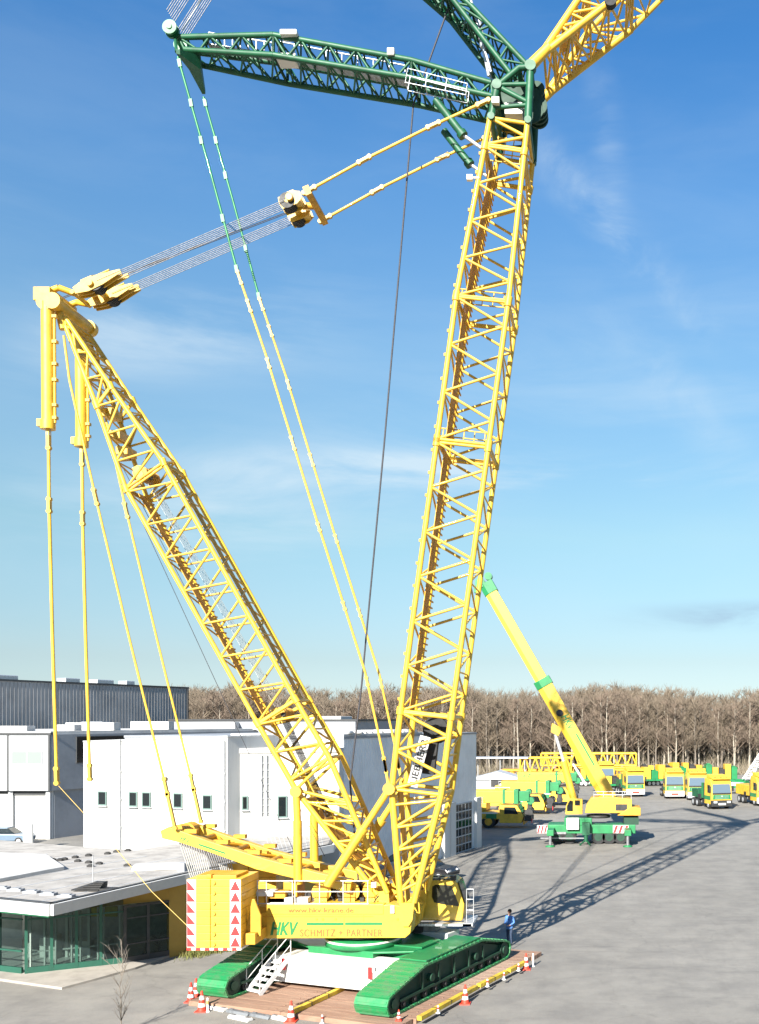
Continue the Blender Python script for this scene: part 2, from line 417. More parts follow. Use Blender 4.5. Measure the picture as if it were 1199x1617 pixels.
# ---- yellow luffing jib
mb = MB()
ja, jb = W(838, 104, -1.4), W(912, 0, -1.4)
jc = W(968, 0, -1.4)
d1 = (jb - ja); d2 = (jc - ja); mid = (d1 + d2).normalized()
kA = ja + d1 * 1.25; kB = ja + d2 * 1.25
A = [kA, kB, far(kB, 1.4), far(kA, 1.4)]; B = [p + mid * 13 for p in A]
ftn, ftf = ja, far(ja, 1.4)
for fo, (i, j) in ((ftn, (0, 1)), (ftf, (3, 2))):
    s_ = fo + mid * .5
    mb.tube(s_ + d1 * .05, A[i], .15, n=8); mb.tube(s_ + d2 * .05, A[j], .15, n=8)
    mb.tube(fo - mid * .1, fo + mid * 1.1, .24, .2, n=10)
    for t in (.25, .42, .6, .8):
        mb.tube(lerp(s_, A[i], t), lerp(s_, A[j], t + .08), .06); mb.tube(lerp(s_, A[j], t + .08), lerp(s_, A[i], t + .18), .06)
for t in (.22, .4, .58, .76, .94):
    for i, jx in ((0, 3), (1, 2)):
        mb.tube(lerp(ftn, A[i], t), lerp(ftf, A[jx], t), .06); mb.tube(lerp(ftn, A[i], t), lerp(ftf, A[jx], min(1, t + .18)), .055)
        mb.tube(lerp(ftf, A[jx], t), lerp(ftn, A[i], min(1, t + .18)), .055)
truss(mb, A, B, 7, .12, .06, 2)
jib = mb.build('luffing_jib', YEL, crane)
mb = MB(); a = lerp(ftn, A[1], .75); mb.disc(W(964, 3, -1.5), (0, 1, 0), .25, .3, 14); mb.build('limit_switch', BLK, jib)
mb = MB(); mm = lerp(ftn, ftf, .5); mb.prism([far(lerp(ftn, A[0], .5), -.5), far(A[0], -.5), far(A[0], .5), far(lerp(ftn, A[0], .5), .5)], (.03, 0, -.03)); mb.build('walkway', YBR, jib)
# ---- green jib struts
def strut(tops, bots, v_in, v_tip, bays, nm):
    mb = MB(); segs = list(zip(tops, bots))
    sh = len(segs)
    for q, ((t0, b0), (t1, b1)) in enumerate(zip(segs, segs[1:])):
        va = v_tip if q == 0 else v_in; vb = v_in
        mk = lambda p, vv: far(W(*p, -v_in), vv)
        A = [mk(t0, -va), mk(b0, -va), mk(b0, va), mk(t0, va)]; B = [mk(t1, -vb), mk(b1, -vb), mk(b1, vb), mk(t1, vb)]
        truss(mb, A, B, bays[q], .12, .055, 2)
        for k in range(bays[q] * 2):
            t = (k + .5) / bays[q] / 2; c = [lerp(a, b, t) for a, b in zip(A, B)]; mb.tube(c[0], c[2], .045, n=5); mb.tube(c[1], c[3], .045, n=5)
    return mb.build(nm, GRN2, crane)
f1 = strut([(274, 46), (432, 55), (650, 95), (776, 131)], [(284, 66), (432, 87), (650, 123), (778, 152)], .95, .45, [3, 5, 3], 'jib_strut')
mb = MB()                                          # walkway and pale equipment inside the first strut
for (a, b, w_) in (((440, 84), (640, 122), .34), ((330, 70), (430, 86), .22)):
    p, q = W(*a, -w_), W(*b, -w_); mb.prism([p, q, far(q, w_), far(p, w_)], (0, 0, .05))
    for i in range(9):
        c = lerp(p, q, i / 8); mb.tube(c, far(c, w_), .04); mb.tube(c, c + V((0, 0, .5)), .03)
    mb.tube(p + V((0, 0, .5)), q + V((0, 0, .5)), .035)
mb.build('walkway', GALV, f1)
mb = MB(); mb.box(W(458, 56, -1.0), (.7, .5, .22)); mb.cut(); mb.box(W(455, 96, -.6), (.8, .6, .3)); mb.cut(); mb.box(W(618, 84, -1.0), (.3, .3, .3)); mb.build_each('equipment_box', WHT, f1, .03)
mb = MB()                                          # hanging work platform near the head
p = [W(640, 130, -1.6), W(736, 150, -1.6), W(738, 132, -1.6), W(644, 108, -1.6)]
for a, b in ((0, 1), (1, 2), (3, 0), (2, 3)): mb.tube(p[a], p[b], .02); mb.tube(far(p[a], -1.05), far(p[b], -1.05), .02)
for t in (0, .33, .66, 1):
    a = lerp(p[0], p[1], t); b = lerp(p[3], p[2], t); mb.tube(a, b, .02); mb.tube(a, far(a, -1.05), .018)
mb.tube(lerp(p[0], p[3], .5), lerp(p[1], p[2], .5), .025); mb.build('work_platform', GALV, f1)
f2 = strut([(477, -248), (630, -95), (745, 10), (832, 102)], [(455, -236), (596, -110), (702, -18), (806, 116)], 1.0, .5, [3, 3, 3], 'jib_strut')
mb = MB(); a, b = W(755, 30, 0), W(772, 120, 0)
mb.tube(a, lerp(a, b, .5), .13, n=8); mb.tube(lerp(a, b, .5), b, .07, n=8)
for v in (-.6, .6): mb.tube(far(W(745, 10, 0), v), far(W(778, 128, 0), v), .06)
mb.build('luffing_cylinder', GALV, f2)
# tip of the first strut: sheaves and spreader
mb = MB()
tp = W(274, 52, -.45)
mb.tube(far(tp, -.9), far(tp, .7), .11, n=10); mb.cut()
for v in (-.8, -.55, .3, .55): mb.ring(far(tp, v), (0, 1, 0), .12, .30, .12, 18); mb.cut()
mb.build_each('strut_sheave', GRN, f1)
mb = MB(); a, b = W(279, 82, -1.35), far(W(279, 82, -1.35), 1.35)
mid_ = lerp(a, b, .42) + V((.25, 0, .5))
mb.hexa([a + V((0, -.05, -.1)), a + V((.14, 0, -.1)), mid_ + V((.3, 0, -.5)), mid_ + V((-.2, 0, -.5)), a + V((0, -.05, .1)), a + V((.14, 0, .1)), mid_ + V((.3, 0, .1)), mid_ + V((-.2, 0, .1))])
mb.hexa([mid_ + V((-.2, 0, -.5)), mid_ + V((.3, 0, -.5)), b + V((.14, 0, -.08)), b + V((0, 0, -.08)), mid_ + V((-.2, 0, .1)), mid_ + V((.3, 0, .1)), b + V((.14, 0, .1)), b + V((0, 0, .1))])
mb.tube(far(tp, -.3), a, .07); mb.tube(far(tp, .3), mid_, .09)
mb.build('pendant_spreader', GRN2, f1)
# strut backstop cylinders
for v in (-1.1, 1.1):
    mb = MB(); a, b, c = far(W(688, 158, -1.1), v), far(W(730, 212, -1.1), v), far(W(763, 236, -1.1), v)
    mb.tube(a, b, .16, n=10); mb.disc(b, (b - a), .22, .2, 10); o = mb.build('backstop_cylinder', GRN2, crane)
    mb = MB(); mb.tube(b, c, .075, n=8); mb.build('piston_rod', GALV, o)
# ---- ropes and pendants
def band(name, a, b, width, n, r, m, parent=crane, wdir=V((0, 1, 0)), b_width=None):
    mb = MB(); bw = width if b_width is None else b_width
    for i in range(n):
        t = (i / (n - 1) - .5) if n > 1 else 0
        mb.tube(a + wdir * (t * width), b + wdir * (t * bw), r, n=4, cap=False)
    return mb.build(name, m, parent)
t2 = W(466, -242, 0)
for v in (-.8, .35): band('rope_bundle', W(282, 46, 0) + V((0, v, 0)), t2 + V((0, v, 0)), .75, 7, .018, ROPE)
mb = MB(); a = W(288, 48, -.2); mb.tube(a, lerp(a, t2, .28), .03); mb.build('rope_guide', WHT, crane)
def pendant(pts, r, m, links, lr, parent=crane, lm=None):
    r *= .82; lr *= .72
    mb = MB(); mb.path(pts, r, 8)
    o = mb.build('pendant_rod', m, parent)
    mb = MB()
    for (i, t, ln) in links:
        a, b = pts[i], pts[i + 1]; d = (b - a).normalized(); c = lerp(a, b, t)
        mb.bar(c - d * ln / 2, c + d * ln / 2, lr, lr * 1.6, V((0, 1, 0)))
        for s_ in (-1, 1): mb.disc(c + d * ln / 2 * s_, (0, 1, 0), lr * .85, lr * 1.4, 10)
        mb.cut()
    mb.build_each('pendant_link', lm or m, o)
for v in (-1.35, 1.35):
    f = lambda x, y: far(W(x, y, -1.35), v)
    mb = MB(); mb.path([f(281, 90), f(330, 262), f(375, 428)], .05, 6); o = mb.build('pendant_rod', GRN, crane)
    mb = MB()
    for t in ((284, 100), (302, 163), (318, 222), (352, 345), (374, 425)):
        a = f(*t); mb.bar(a - V((.03, 0, -.16)), a + V((.03, 0, -.16)), .11, .14); mb.cut()
    mb.build_each('pendant_link', GRN, o)
    P_ = [f(375, 428), f(420, 560), f(463, 700), f(500, 820), f(540, 945), f(577, 1062), f(607, 1200), f(614, 1240)]
    pendant(P_, .062, YEL, [(0, .08, .5), (0, .42, .45), (1, 0.1, .35), (2, 0, .5), (3, .1, .3), (4, .1, .3), (5, .1, .3), (6, .2, .6), (6, .45, 1.0)], .13)
for v in (-1.2, 1.2):
    f = lambda x, y: far(W(x, y, -1.2), v)
    P_ = [f(486, 302), f(580, 250), f(680, 200), f(772, 158)]
    pendant(P_, .075, YEL, [(0, .03, .5), (0, .95, .5), (2, .05, .5), (2, .9, .5)], .16)
rp = [W(735, -60, .1), W(702, 30, .1), W(653, 165, .1), W(607, 700, .1), W(571, 1085, .1), W(553, 1235, .1), W(566, 1390, .1)]
mb = MB(); mb.path(rp, .038, 6); mb.build('hoist_rope', DROPE, crane)
# ---- derrick mast
DW = 1.0
drr = [(98, 500), (133, 592), (164, 668), (197, 768), (247, 860), (291, 927), (395, 1122), (449, 1214), (467, 1247), (598, 1412)]
drf = [(92, 484), (153, 580), (216, 666), (257, 728), (330, 858), (372, 925), (476, 1122), (538, 1226), (553, 1272), (612, 1412)]
def dcorn(yr, yf, w=DW):
    a = W(pl(drr, yr), yr, -DW); b = W(pl(drf, yf), yf, -DW)
    return [far(a, -w), far(b, -w), far(b, w), far(a, w)]
cuts = [(1140, 1140 - 44), (776, 776 - 44), (668, 634), (512, 500)]
cuts = [(1142, 1104), (772, 730), (640, 610), (514, 500)]
for (c0, c1), n in zip(zip(cuts, cuts[1:]), (7, 3, 3)):
    mb = MB(); A = dcorn(*c0); B = dcorn(*c1); B2 = [lerp(b, a, .012) for a, b in zip(A, B)]
    truss(mb, A, B2, n, .10, .05, 2)
    lugs(mb, A, .14, (B[0] - A[0]).normalized())
    o = mb.build('derrick_section', YEL, crane)
    if n > 3:
        walkway(o, A, B2, n * 6, .9)
        mb = MB(); a1 = lerp(A[1], A[2], .35); b1 = lerp(B2[1], B2[2], .35); a2 = lerp(A[1], A[2], .62); b2 = lerp(B2[1], B2[2], .62)
        mb.prism([a1, b1, b2, a2], (-.02, 0, -.03)); mb.build('inspection_plate', YBR, o)
mb = MB(); A = dcorn(1232, 1196); B = dcorn(1142, 1104)
truss(mb, A, [lerp(b, a, .02) for a, b in zip(A, B)], 2, .115, .06, 2)
lugs(mb, B, .15, (B[0] - A[0]).normalized())
for v, (i, j) in ((-1, (0, 1)), (1, (3, 2))):
    r0 = far(W(596, 1412, -DW), v); r1 = far(W(612, 1410, -DW), v)
    m0 = far(W(467, 1247, -DW), v); m1_ = far(W(551, 1268, -DW), v)
    mb.path([r0, m0, A[i]], .12, 8); mb.path([r1, m1_, A[j]], .12, 8)
    mb.tube(m0, A[j], .07); mb.tube(m0, m1_, .07)
    for t in (.12, .3, .5, .7, .88):
        mb.tube(lerp(r0, m0, t), lerp(r1, m1_, t + .1), .06); mb.tube(lerp(r1, m1_, t + .1), lerp(r0, m0, min(1, t + .2)), .055)
    mb.prism([far(W(594, 1408, -DW), v * 1.06), far(W(614, 1406, -DW), v * 1.06), far(W(616, 1438, -DW), v * 1.06), far(W(604, 1440, -DW), v * 1.06)], (0, .12 * -v, 0))
for t in (.1, .3, .5, .7, .9):
    for k0, k1 in ((W(596, 1412, -DW), W(467, 1247, -DW)), (W(612, 1410, -DW), W(551, 1268, -DW))):
        a = lerp(k0, k1, t); mb.tube(a, far(a, DW), .06); b = lerp(k0, k1, min(1, t + .2)); mb.tube(a, far(b, DW), .05)
db = mb.build('derrick_base', YEL, crane)
mb = MB(); k0, k1 = W(600, 1405, -.6), W(480, 1262, -.6)
mb.prism([k0, k1, far(k1, .5), far(k0, .5)], (.05, 0, .03)); mb.build('walkway', YBR, db)
# sheave sets and their ropes inside the derrick
for (x, y) in ((232, 752), (447, 1128)):
    mb = MB()
    for v in [-.62 + .155 * k for k in range(9)]: mb.ring(W(x, y, 0) + V((0, v, 0)), (0, 1, 0), .1, .30, .08, 18); mb.cut()
    mb.build_each('derrick_sheave', YEL2, crane); mb = MB(); mb.tube(W(x, y, -.8), far(W(x, y, 0), .8), .1); o = mb.build('sheave_axle', DARK, crane)
    mb = MB()
    for v in (-.74, .74): mb.prism([far(W(x - 11, y - 6, 0), v), far(W(x - 2, y - 11, 0), v), far(W(x + 11, y + 8, 0), v), far(W(x + 2, y + 12, 0), v)], (0, .05, 0)); mb.cut()
    mb.build_each('sheave_cheek', YEL, o)
band('rope_bundle', W(236, 758, 0), W(440, 1116, 0), .95, 6, .009, PROPE)
band('rope_bundle', W(450, 1136, 0), W(520, 1290, 0), .9, 7, .018, DROPE)
for dx in (0, 9): 
    mb = MB(); mb.tube(W(186 + dx, 740, .2), W(468 + dx * 5, 1352, .6), .014, n=4); mb.build('guide_rope', DROPE, crane)
mb = MB()
for yy, y2 in ((520, 505), (560, 540), (600, 575)):
    c = dcorn(yy, y2); mb.prism([c[0], c[1], lerp(c[1], c[2], .02), lerp(c[0], c[3], .02)], (.0, 0, .25)) if yy == 520 else mb.tube(c[0], c[2], .07)
    mb.cut()
for x, y in ((176, 655), (188, 690), (200, 715)): mb.box(W(x, y, .2), (.5, .9, .35)); mb.cut()
mb.build_each('derrick_fitting', YEL, crane, .02)
# derrick head
mb = MB(); hc = W(82, 474, -1.6)
mb.tube(far(hc, -1.57), far(hc, 1.57), .27, n=12)
mb.box(W(88, 480, 0), (.7, 2.2, .55)); 
for v in (-1.45, 1.45): mb.disc(far(hc, v), (0, 1, 0), .34, .3, 16)
mb.tube(W(92, 486, -1), W(100, 520, -1), .16); mb.tube(W(92, 486, 1), W(100, 520, 1), .16)
dh = mb.build('derrick_head', YEL, crane, .02)
mb = MB(); mb.box(W(130, 512, .9), (.35, .4, .35)); mb.cut(); mb.box(W(112, 502, .6), (.5, .6, .3)); mb.build_each('junction_box', YBR, dh, .02)
mb = MB()                                          # yoke links to the sheave block
for v in (-.75, .75):
    mb.path([far(W(92, 472, 0), v), far(W(108, 466, 0), v), far(W(128, 472 - (0), 0), v * .75), far(W(143, 462, 0), v * .8)], .13, 8)
mb.tube(far(W(128, 472, 0), -.75), far(W(128, 472, 0), .75), .1); mb.tube(far(W(143, 462, 0), -.8), far(W(143, 462, 0), .8), .13)
mb.build('yoke', YEL, dh)
def block(name, c, d, blades, parent=crane):
    mb = MB(); up = V((-d.z, 0, d.x))
    for v in ((-.92, -.66, -.40, .36, .62, .88) if blades else (-.85, -.3, .3, .80)):
        p = far(c, v); e_ = random.uniform(1.25, 1.6) if blades else .5; k_ = .72 if blades else .8
        mb.prism([p - d * (.75 if blades else .5) + up * .14, p - d * .2 + up * .36 * k_, p + d * .45 + up * .32 * k_, p + d * e_ + up * .07, p + d * e_ - up * .07, p + d * .45 - up * .32 * k_, p - d * .2 - up * .36 * k_, p - d * (.75 if blades else .5) - up * .14], (0, .05, 0))
    mb.tube(far(c, -1.05), far(c, 1.05), .14, n=10)
    if blades:
        for v in (-.7, .62): mb.box(far(c, v) + up * .27 - d * .1, (.5, .36, .1), Matrix.Rotation(-math.atan2(d.z, d.x), 3, 'Y')); mb.tube(far(c, v) - d * .4 + up * .3, far(c, v) + d * .9 + up * .34, .04)
    o = mb.build(name, YEL, parent)
    mb = MB()
    for k in range(5):
        for s_ in (-1, 1): mb.ring(far(c, s_ * (.40 + k * .11)) + d * .15, (0, 1, 0), .1, .33, .07, 18); mb.cut()
    mb.build_each('block_sheave', DARK, o)
    return o
b0, b1_ = W(160, 462, 0), W(468, 330, 0)
dd = (b1_ - b0).normalized()
block('sheave_block', b0, dd, True); bk = block('sheave_block', b1_, -dd, False)
mb = MB(); upb = V((-dd.z, 0, dd.x))
for s_ in (-1, 1): mb.prism([far(b1_ - dd * .2 + upb * .1, s_ * .82), far(b1_ - dd * .08 + upb * .34, s_ * .82), far(b1_ + dd * .25 + upb * .33, s_ * .82), far(b1_ + dd * .42 + upb * .1, s_ * .82), far(b1_ + dd * .38 - upb * .24, s_ * .82), far(b1_ + dd * .05 - upb * .18, s_ * .82)], (0, -s_ * .45, 0)); mb.cut()
mb.build_each('block_shroud', YEL, bk)
mb = MB(); e = W(490, 318, 0); a = far(W(486, 302, -1.2), -1.3); b = far(a, 1.3)
mb.bar(a, b, .38, .26, dd); mb.tube(b1_ + dd * .3, lerp(a, b, .5), .16); mb.build('equaliser_beam', YEL2, bk)
for s_ in (-1, 1): band('rope_bundle', b0 + dd * .3 + V((0, s_ * .62, 0)), b1_ - dd * .2 + V((0, s_ * .62, 0)), .62, 6, .017, ROPE)
band('rope_bundle', W(100, 470, .5), b1_ + V((0, .5, .3)), .1, 2, .02, DROPE)
# ballast cylinders hanging from the derrick head and their rods
for v in (-1.35, 1.35):
    f = lambda x, y: far(W(x, y, -1.35), v)
    mb = MB(); a, b = f(75, 478), f(76, 672)
    mb.tube(a, b, .245, n=16); mb.disc(a, (0, 1, 0), .36, .45, 16); mb.tube(f(76, 664), f(76, 678), .29, n=16)
    o = mb.build('ballast_cylinder', YEL, crane)
    mb = MB(); mb.tube(f(86, 500), f(87, 668), .06); 
    for y in (500, 540, 575, 600, 640, 660): mb.box(f(87, y), (.2, .2, .12))
    mb.box(f(66, 668), (.3, .25, .3)); mb.build('hydraulic_pipe', YEL, o)
    mb = MB(); mb.tube(b, f(77, 688), .1); mb.build('piston_rod', GALV, o)
    pendant([f(77, 688), f(78, 800), f(83, 1000), f(90, 1232)], .085, YEL, [(0, .02, .9), (0, .98, .5), (2, .97, .6)], .17)
    P_ = [f(101, 530), f(110, 600), f(150, 780), f(205, 1010), f(262, 1242), f(276, 1305)]
    pendant(P_, .062, YEL, [(2, .02, .6), (4, .02, .7), (4, .6, 1.5)], .15)
mb = MB(); mb.path([W(90, 1238, -1.35), W(180, 1336, -2), W(240, 1408, -2.6), W(296, 1462, -3.2)], .013, 5); mb.build('tag_line', TAN, crane)
# ---- A-frame lying to the rear
for v in (-1.2, 1.2):
    f = lambda x, y: far(W(x, y, -1.2), v)
    mb = MB()
    mb.prism([f(253, 1312), f(266, 1306), f(290, 1314), f(328, 1328), f(416, 1356), f(500, 1378), f(556, 1390), f(552, 1410), f(500, 1396), f(460, 1386), f(405, 1373), f(365, 1358), f(332, 1346), f(286, 1331), f(256, 1324)], (0, .42 * (1 if v < 0 else -1), 0))
    o = mb.build('a_frame_leg', YEL, crane, .02)
    mb = MB()
    for x, y in ((300, 1317), (350, 1334), (400, 1350), (450, 1364)): mb.box(f(x, y) + V((0, .2 * (1 if v < 0 else -1), .1)), (.5, .3, .16)); mb.cut()
    mb.build_each('leg_fitting', YBR, o)
    if v < 0:
        ex = (f(350, 1338) - f(290, 1319)).normalized(); ey = V((-ex.z, 0, ex.x))
        lettering('HKV', f(284, 1327), ex, ey, .42, .2, GTXT, o, shear=.25, bold=.02)
        mb = MB(); mb.prism([f(314, 1332), f(356, 1346), f(356, 1349), f(314, 1335)], (0, -.006, 0)); mb.build('green_stripe', GTXT, o)
mb = MB()
for x, y in ((270, 1316), (310, 1328), (365, 1345), (420, 1364), (470, 1378), (520, 1390)): mb.tube(W(x, y, -1.1), far(W(x, y, -1.1), 1.1), .13, n=10); mb.cut()
for (x, y), (x2, y2) in (((310, 1328), (365, 1345)), ((365, 1345), (420, 1364)), ((420, 1364), (470, 1378))):
    mb.tube(W(x, y, -1.1), far(W(x2, y2, -1.1), 1.1), .07); mb.tube(far(W(x, y, -1.1), 1.1), W(x2, y2, -1.1), .07); mb.cut()
mb.build_each('cross_tube', YEL2, crane); mb = MB()
for k in range(12):
    x = 305 + k * 18; y = 1328 + (x - 300) * .285; mb.box(far(W(x, y, -1.1), (-.55, .1, .5)[k % 3]), (.3 + .15 * (k % 2), .3, .16)); mb.cut()
mb.build_each('a_frame_machinery', YBR, crane, .01); mb = MB()
for v in [-.7 + k * .13 for k in range(5)] + [.2 + k * .13 for k in range(5)]: mb.ring(far(W(274, 1318, -1.2), v), (0, 1, 0), .1, .36, .08, 18); mb.cut()
mb.build_each('a_frame_sheave', YEL2, crane)
for v, xx in ((-.55, 0), (.55, 0)):
    band('rope_bundle', far(W(292 + 22 * (v > 0), 1332 + 8 * (v > 0), -1.2), v), far(W(311 + 20 * (v > 0), 1398, -1.2), v * 1.1), .95, 11, .024, PROPE, wdir=V((.75, .65, 0)), b_width=.8)
for v in (-1.2, 1.2):
    f = lambda x, y: far(W(x, y, -1.2), v)
    mb = MB(); mb.tube(f(468, 1250), f(470, 1300), .15, n=10); mb.tube(f(470, 1296), f(471, 1396), .18, n=10); mb.disc(f(468, 1250), (0, 1, 0), .24, .3, 12); mb.build('derrick_backstop', YEL, crane)
    f = lambda x, y: far(W(x, y, -1.45), v * 1.42)
    mb = MB(); mb.tube(f(520, 1396), f(575, 1310), .19, n=10); mb.tube(f(575, 1310), f(617, 1245), .14, n=10); mb.disc(f(575, 1310), f(617, 1245) - f(520, 1396), .22, .25, 10); mb.disc(f(617, 1245), (0, 1, 0), .25, .3, 12); mb.build('boom_backstop', YEL, crane)
# ---- superstructure
SN = -1.5
mb = MB()
pts = [(412, 1442), (458, 1434), (590, 1432), (616, 1428), (640, 1432), (652, 1446), (648, 1474), (640, 1481), (412, 1482)]
P3 = [W(x, y, SN) for x, y in pts]
mb.prism([far(p, SN) for p in P3], (0, .9, 0)); mb.prism([far(p, -SN) for p in P3], (0, -.9, 0))
xa, xb, za, zb = W(412, 0, SN).x, W(640, 0, SN).x, W(0, 1480, SN).z, W(0, 1444, SN).z
mb.bb(xa + .1, xb - .3, SN + .85, -SN - .85, za + .05, zb - .1)
sup = mb.build('upper_frame', YEL, crane, .025)
mb = MB()                                          # panel joints, bolts and edge strip, 4 mm proud
for x in (420, 543, 574): mb.bb(W(x, 0, SN).x, W(x + 1, 0, SN).x, SN - .004, SN + .02, za + .1, zb - .02)
mb.bb(xa + .1, W(590, 0, SN).x, SN - .012, SN + .02, zb - .10, zb - .07)
for x in (500, 510, 530, 628): mb.disc((W(x, 0, SN).x, SN - .01, zb - .2), (0, 1, 0), .05, .03, 10)
mb.build('panel_seam', YBR, sup)
mb = MB(); za2 = W(0, 1459, SN).z
mb.bb(W(484, 0, SN).x, W(543, 0, SN).x, SN - .005, SN + .02, za2 - .06, za2 + .06); mb.bb(W(545, 0, SN).x, W(604, 0, SN).x, SN - .005, SN + .02, za2 - .05, za2 + .07)
mb.build('green_stripe', GTXT, sup)
lettering('HKV', W(427, 1477, SN - .002), (1, 0, 0), (0, 0, 1), 1.12, .54, GTXT, sup, shear=.28, thick=.05)
lettering('SCHMITZ + PARTNER', W(474, 1479, SN - .002), (1, 0, 0), (0, 0, 1), 3.4, .30, OTXT, sup, space=1.12, thick=.022)
lettering('www.hkv-krane.de', W(455, 1441, SN - .03), (1, 0, 0), (0, 0, 1), 2.7, .2, OTXT, sup, thick=.012)
mb = MB(); mb.bb(W(420, 0, SN).x, W(606, 0, SN).x, SN - .02, -SN, zb + .002, zb + .42); dk = mb.build('machinery_deck', YEL, sup, .02)
mb = MB()
zt = zb + .42
for x, wx_, wz, v, dy in ((414, .9, .45, -.9, .8), (434, .6, .75, .2, 1.2), (520, 1.1, .55, .7, .9), (560, .8, .4, .4, 1.2)):
    mb.box((W(x, 0, SN).x + wx_ / 2, v, zt + wz / 2), (wx_, dy, wz)); mb.cut()
mb.build_each('engine_housing', YEL2, crane, .04)
mb = MB()
for x, wx_, v in ((440, 1.0, -1.05), (475, .5, -1.1)): mb.box((W(x, 0, SN).x, v, zt + .12), (wx_, .5, .22)); mb.cut()
mb.box((W(415, 0, SN).x, -1.1, zt + .42), (.8, .7, .2)); mb.build_each('toolbox', WHT, crane, .02)
for x, zz, r in ((500, .38, .34), (545, .40, .36), (582, .45, .34)):
    mb = MB(); c = V((W(x, 0, SN).x, 0, zt + zz)); mb.tube(far(c, -.7), far(c, .7), r * .8, n=16)
    o = mb.build('winch_drum', DROPE, crane)
    mb = MB()
    for v in (-.75, .75): mb.disc(far(c, v), (0, 1, 0), r * 1.2, .08, 20); mb.box(far(c, v * 1.1) - V((0, 0, .25)), (.5, .1, .6)); mb.cut()
    mb.build_each('winch_flange', YEL, o)
mb = MB(); rv = -1.47
for (x0, x1), xs_ in (((406, 463), (407, 421, 462)), ((465, 582), (466, 505, 542, 581))):
    for yy in (1391, 1408, 1427): mb.tube(W(x0, yy, rv), W(x1, yy, rv), .024, n=6)
    for x in xs_: mb.tube(W(x, 1390, rv), W(x, 1430, rv), .024, n=6)
    mb.cut()
mb.build_each('handrail', GALV, crane)
mb = MB()                                           # hoses and small fittings on the deck
for k in range(16):
    x = 425 + random.random() * 165; v = -1.2 + random.random() * 1.2; h_ = .12 + random.random() * .4
    if k % 2: mb.tube(W(x, 0, SN) * 0 + V((W(x, 0, SN).x, v, zt)), V((W(x, 0, SN).x + random.uniform(-.4, .4), v, zt + h_)), .03)
    else: mb.box((W(x, 0, SN).x, v, zt + h_ / 2), (.14 + random.random() * .3, .2, h_))
mb.build('deck_fitting', DARK, crane)
mb = MB(); mb.box(W(620, 1436, -1.55), (.16, .1, .3)); mb.cut(); mb.box(W(591, 1397, -1.3), (.2, .2, .2)); mb.build_each('lamp', WHT, crane)
# counterweights
for v0, lab in ((-3.2, None), (1.1, None)):
    x0, x1 = W(295, 0, -3.2).x, W(381, 0, -3.2).x
    z0 = W(0, 1497, -3.2).z; z1 = W(0, 1388, -3.2).z
    mb = MB(); mb.bb(x0 + .2, x1 - .2, v0 + .06, v0 + 2.0, z0, z1 - .02); st = mb.build('counterweight_stack', YEL, crane)
    n = 9; hs_ = (z1 - z0) / n
    for k in range(n):
        mb = MB()
        xs = [x0, x0 + .93, x0 + .97, x1]
        mb.bb(x0, x0 + .93, v0, v0 + 2.05, z0 + k * hs_ + .005, z0 + (k + 1) * hs_ - .005)
        mb.bb(x0 + .97, x1, v0, v0 + 2.05, z0 + k * hs_ + .005, z0 + (k + 1) * hs_ - .005)
        mb.bb(x0 + .9, x0 + 1.0, v0 + .05, v0 + 2.0, z0 + k * hs_ + .01, z0 + (k + 1) * hs_ - .01)
        mb.build('counterweight_slab', YEL, st, .012)
    if v0 < 0:
        for xs0, wd, tri in ((x0 + .01, .36, 0), (x1 - .44, .42, 1)):
            mb = MB(); mb.bb(xs0, xs0 + wd, v0 - .012, v0 - .002, z0 + .03, z1 - .03)
            pn = mb.build('warning_panel', WRF, st)
            mb = MB(); hh = (z1 - z0 - .06) / 6
            for k in range(6):
                zz = z0 + .03 + k * hh
                tr_ = [(xs0 + .01, zz + .02), (xs0 + wd - .01, zz + .02), ((xs0 + .01) if not tri else xs0 + wd / 2, zz + hh * .93)]
                mb.prism([(a, v0 - .013, b) for a, b in tr_], (0, -.004, 0)); mb.cut()
            mb.build_each('warning_stripe', RED, pn)
        mb = MB()
        for k in range(7):
            mb.disc((x0 + 1.08, v0 - .03, z0 + .15 + k * (z1 - z0 - .3) / 6), (0, 1, 0), .075, .08, 12); mb.cut()
        mb.build_each('stack_bolt', YEL, st)
        mb = MB(); hz = 12
        for k in range(hz):
            if k % 2 == 0: mb.bb(x0 + k * (x1 - x0) / hz, x0 + (k + 1) * (x1 - x0) / hz, v0 - .01, v0 + .01, z0 - .09, z0 - .005); mb.cut()
        mb.build_each('edge_stripe', RED, st)
        mb = MB(); mb.bb(x0, x1, v0, v0 + 2.05, z0 - .09, z0 - .006); mb.build('stack_tray', WRF, st)
    mb = MB(); mb.bb(x0 + .3, x1 - .3, v0 + .3, v0 + 1.7, z1 - .03, z1 + .1); mb.cut(); mb.bb(x0 + .7, x0 + .9, v0 + .2, v0 + .5, z1, z1 + .14); mb.build_each('lifting_lug', YEL2, st, .02)
mb = MB(); mb.bb(x1 - .4, xa + .25, -2.9, 2.9, za + .0, za + .45); mb.bb(x1 - .05, xa + .2, -1.45, 1.45, za + .4, zb + .3)
mb.prism([W(384, 1488, -2.6), W(412, 1478, -2.6), W(412, 1446, -2.6), W(402, 1420, -2.6), W(398, 1420, -2.6)], (0, .12, 0)); mb.build('counterweight_frame', YEL2, crane, .02)
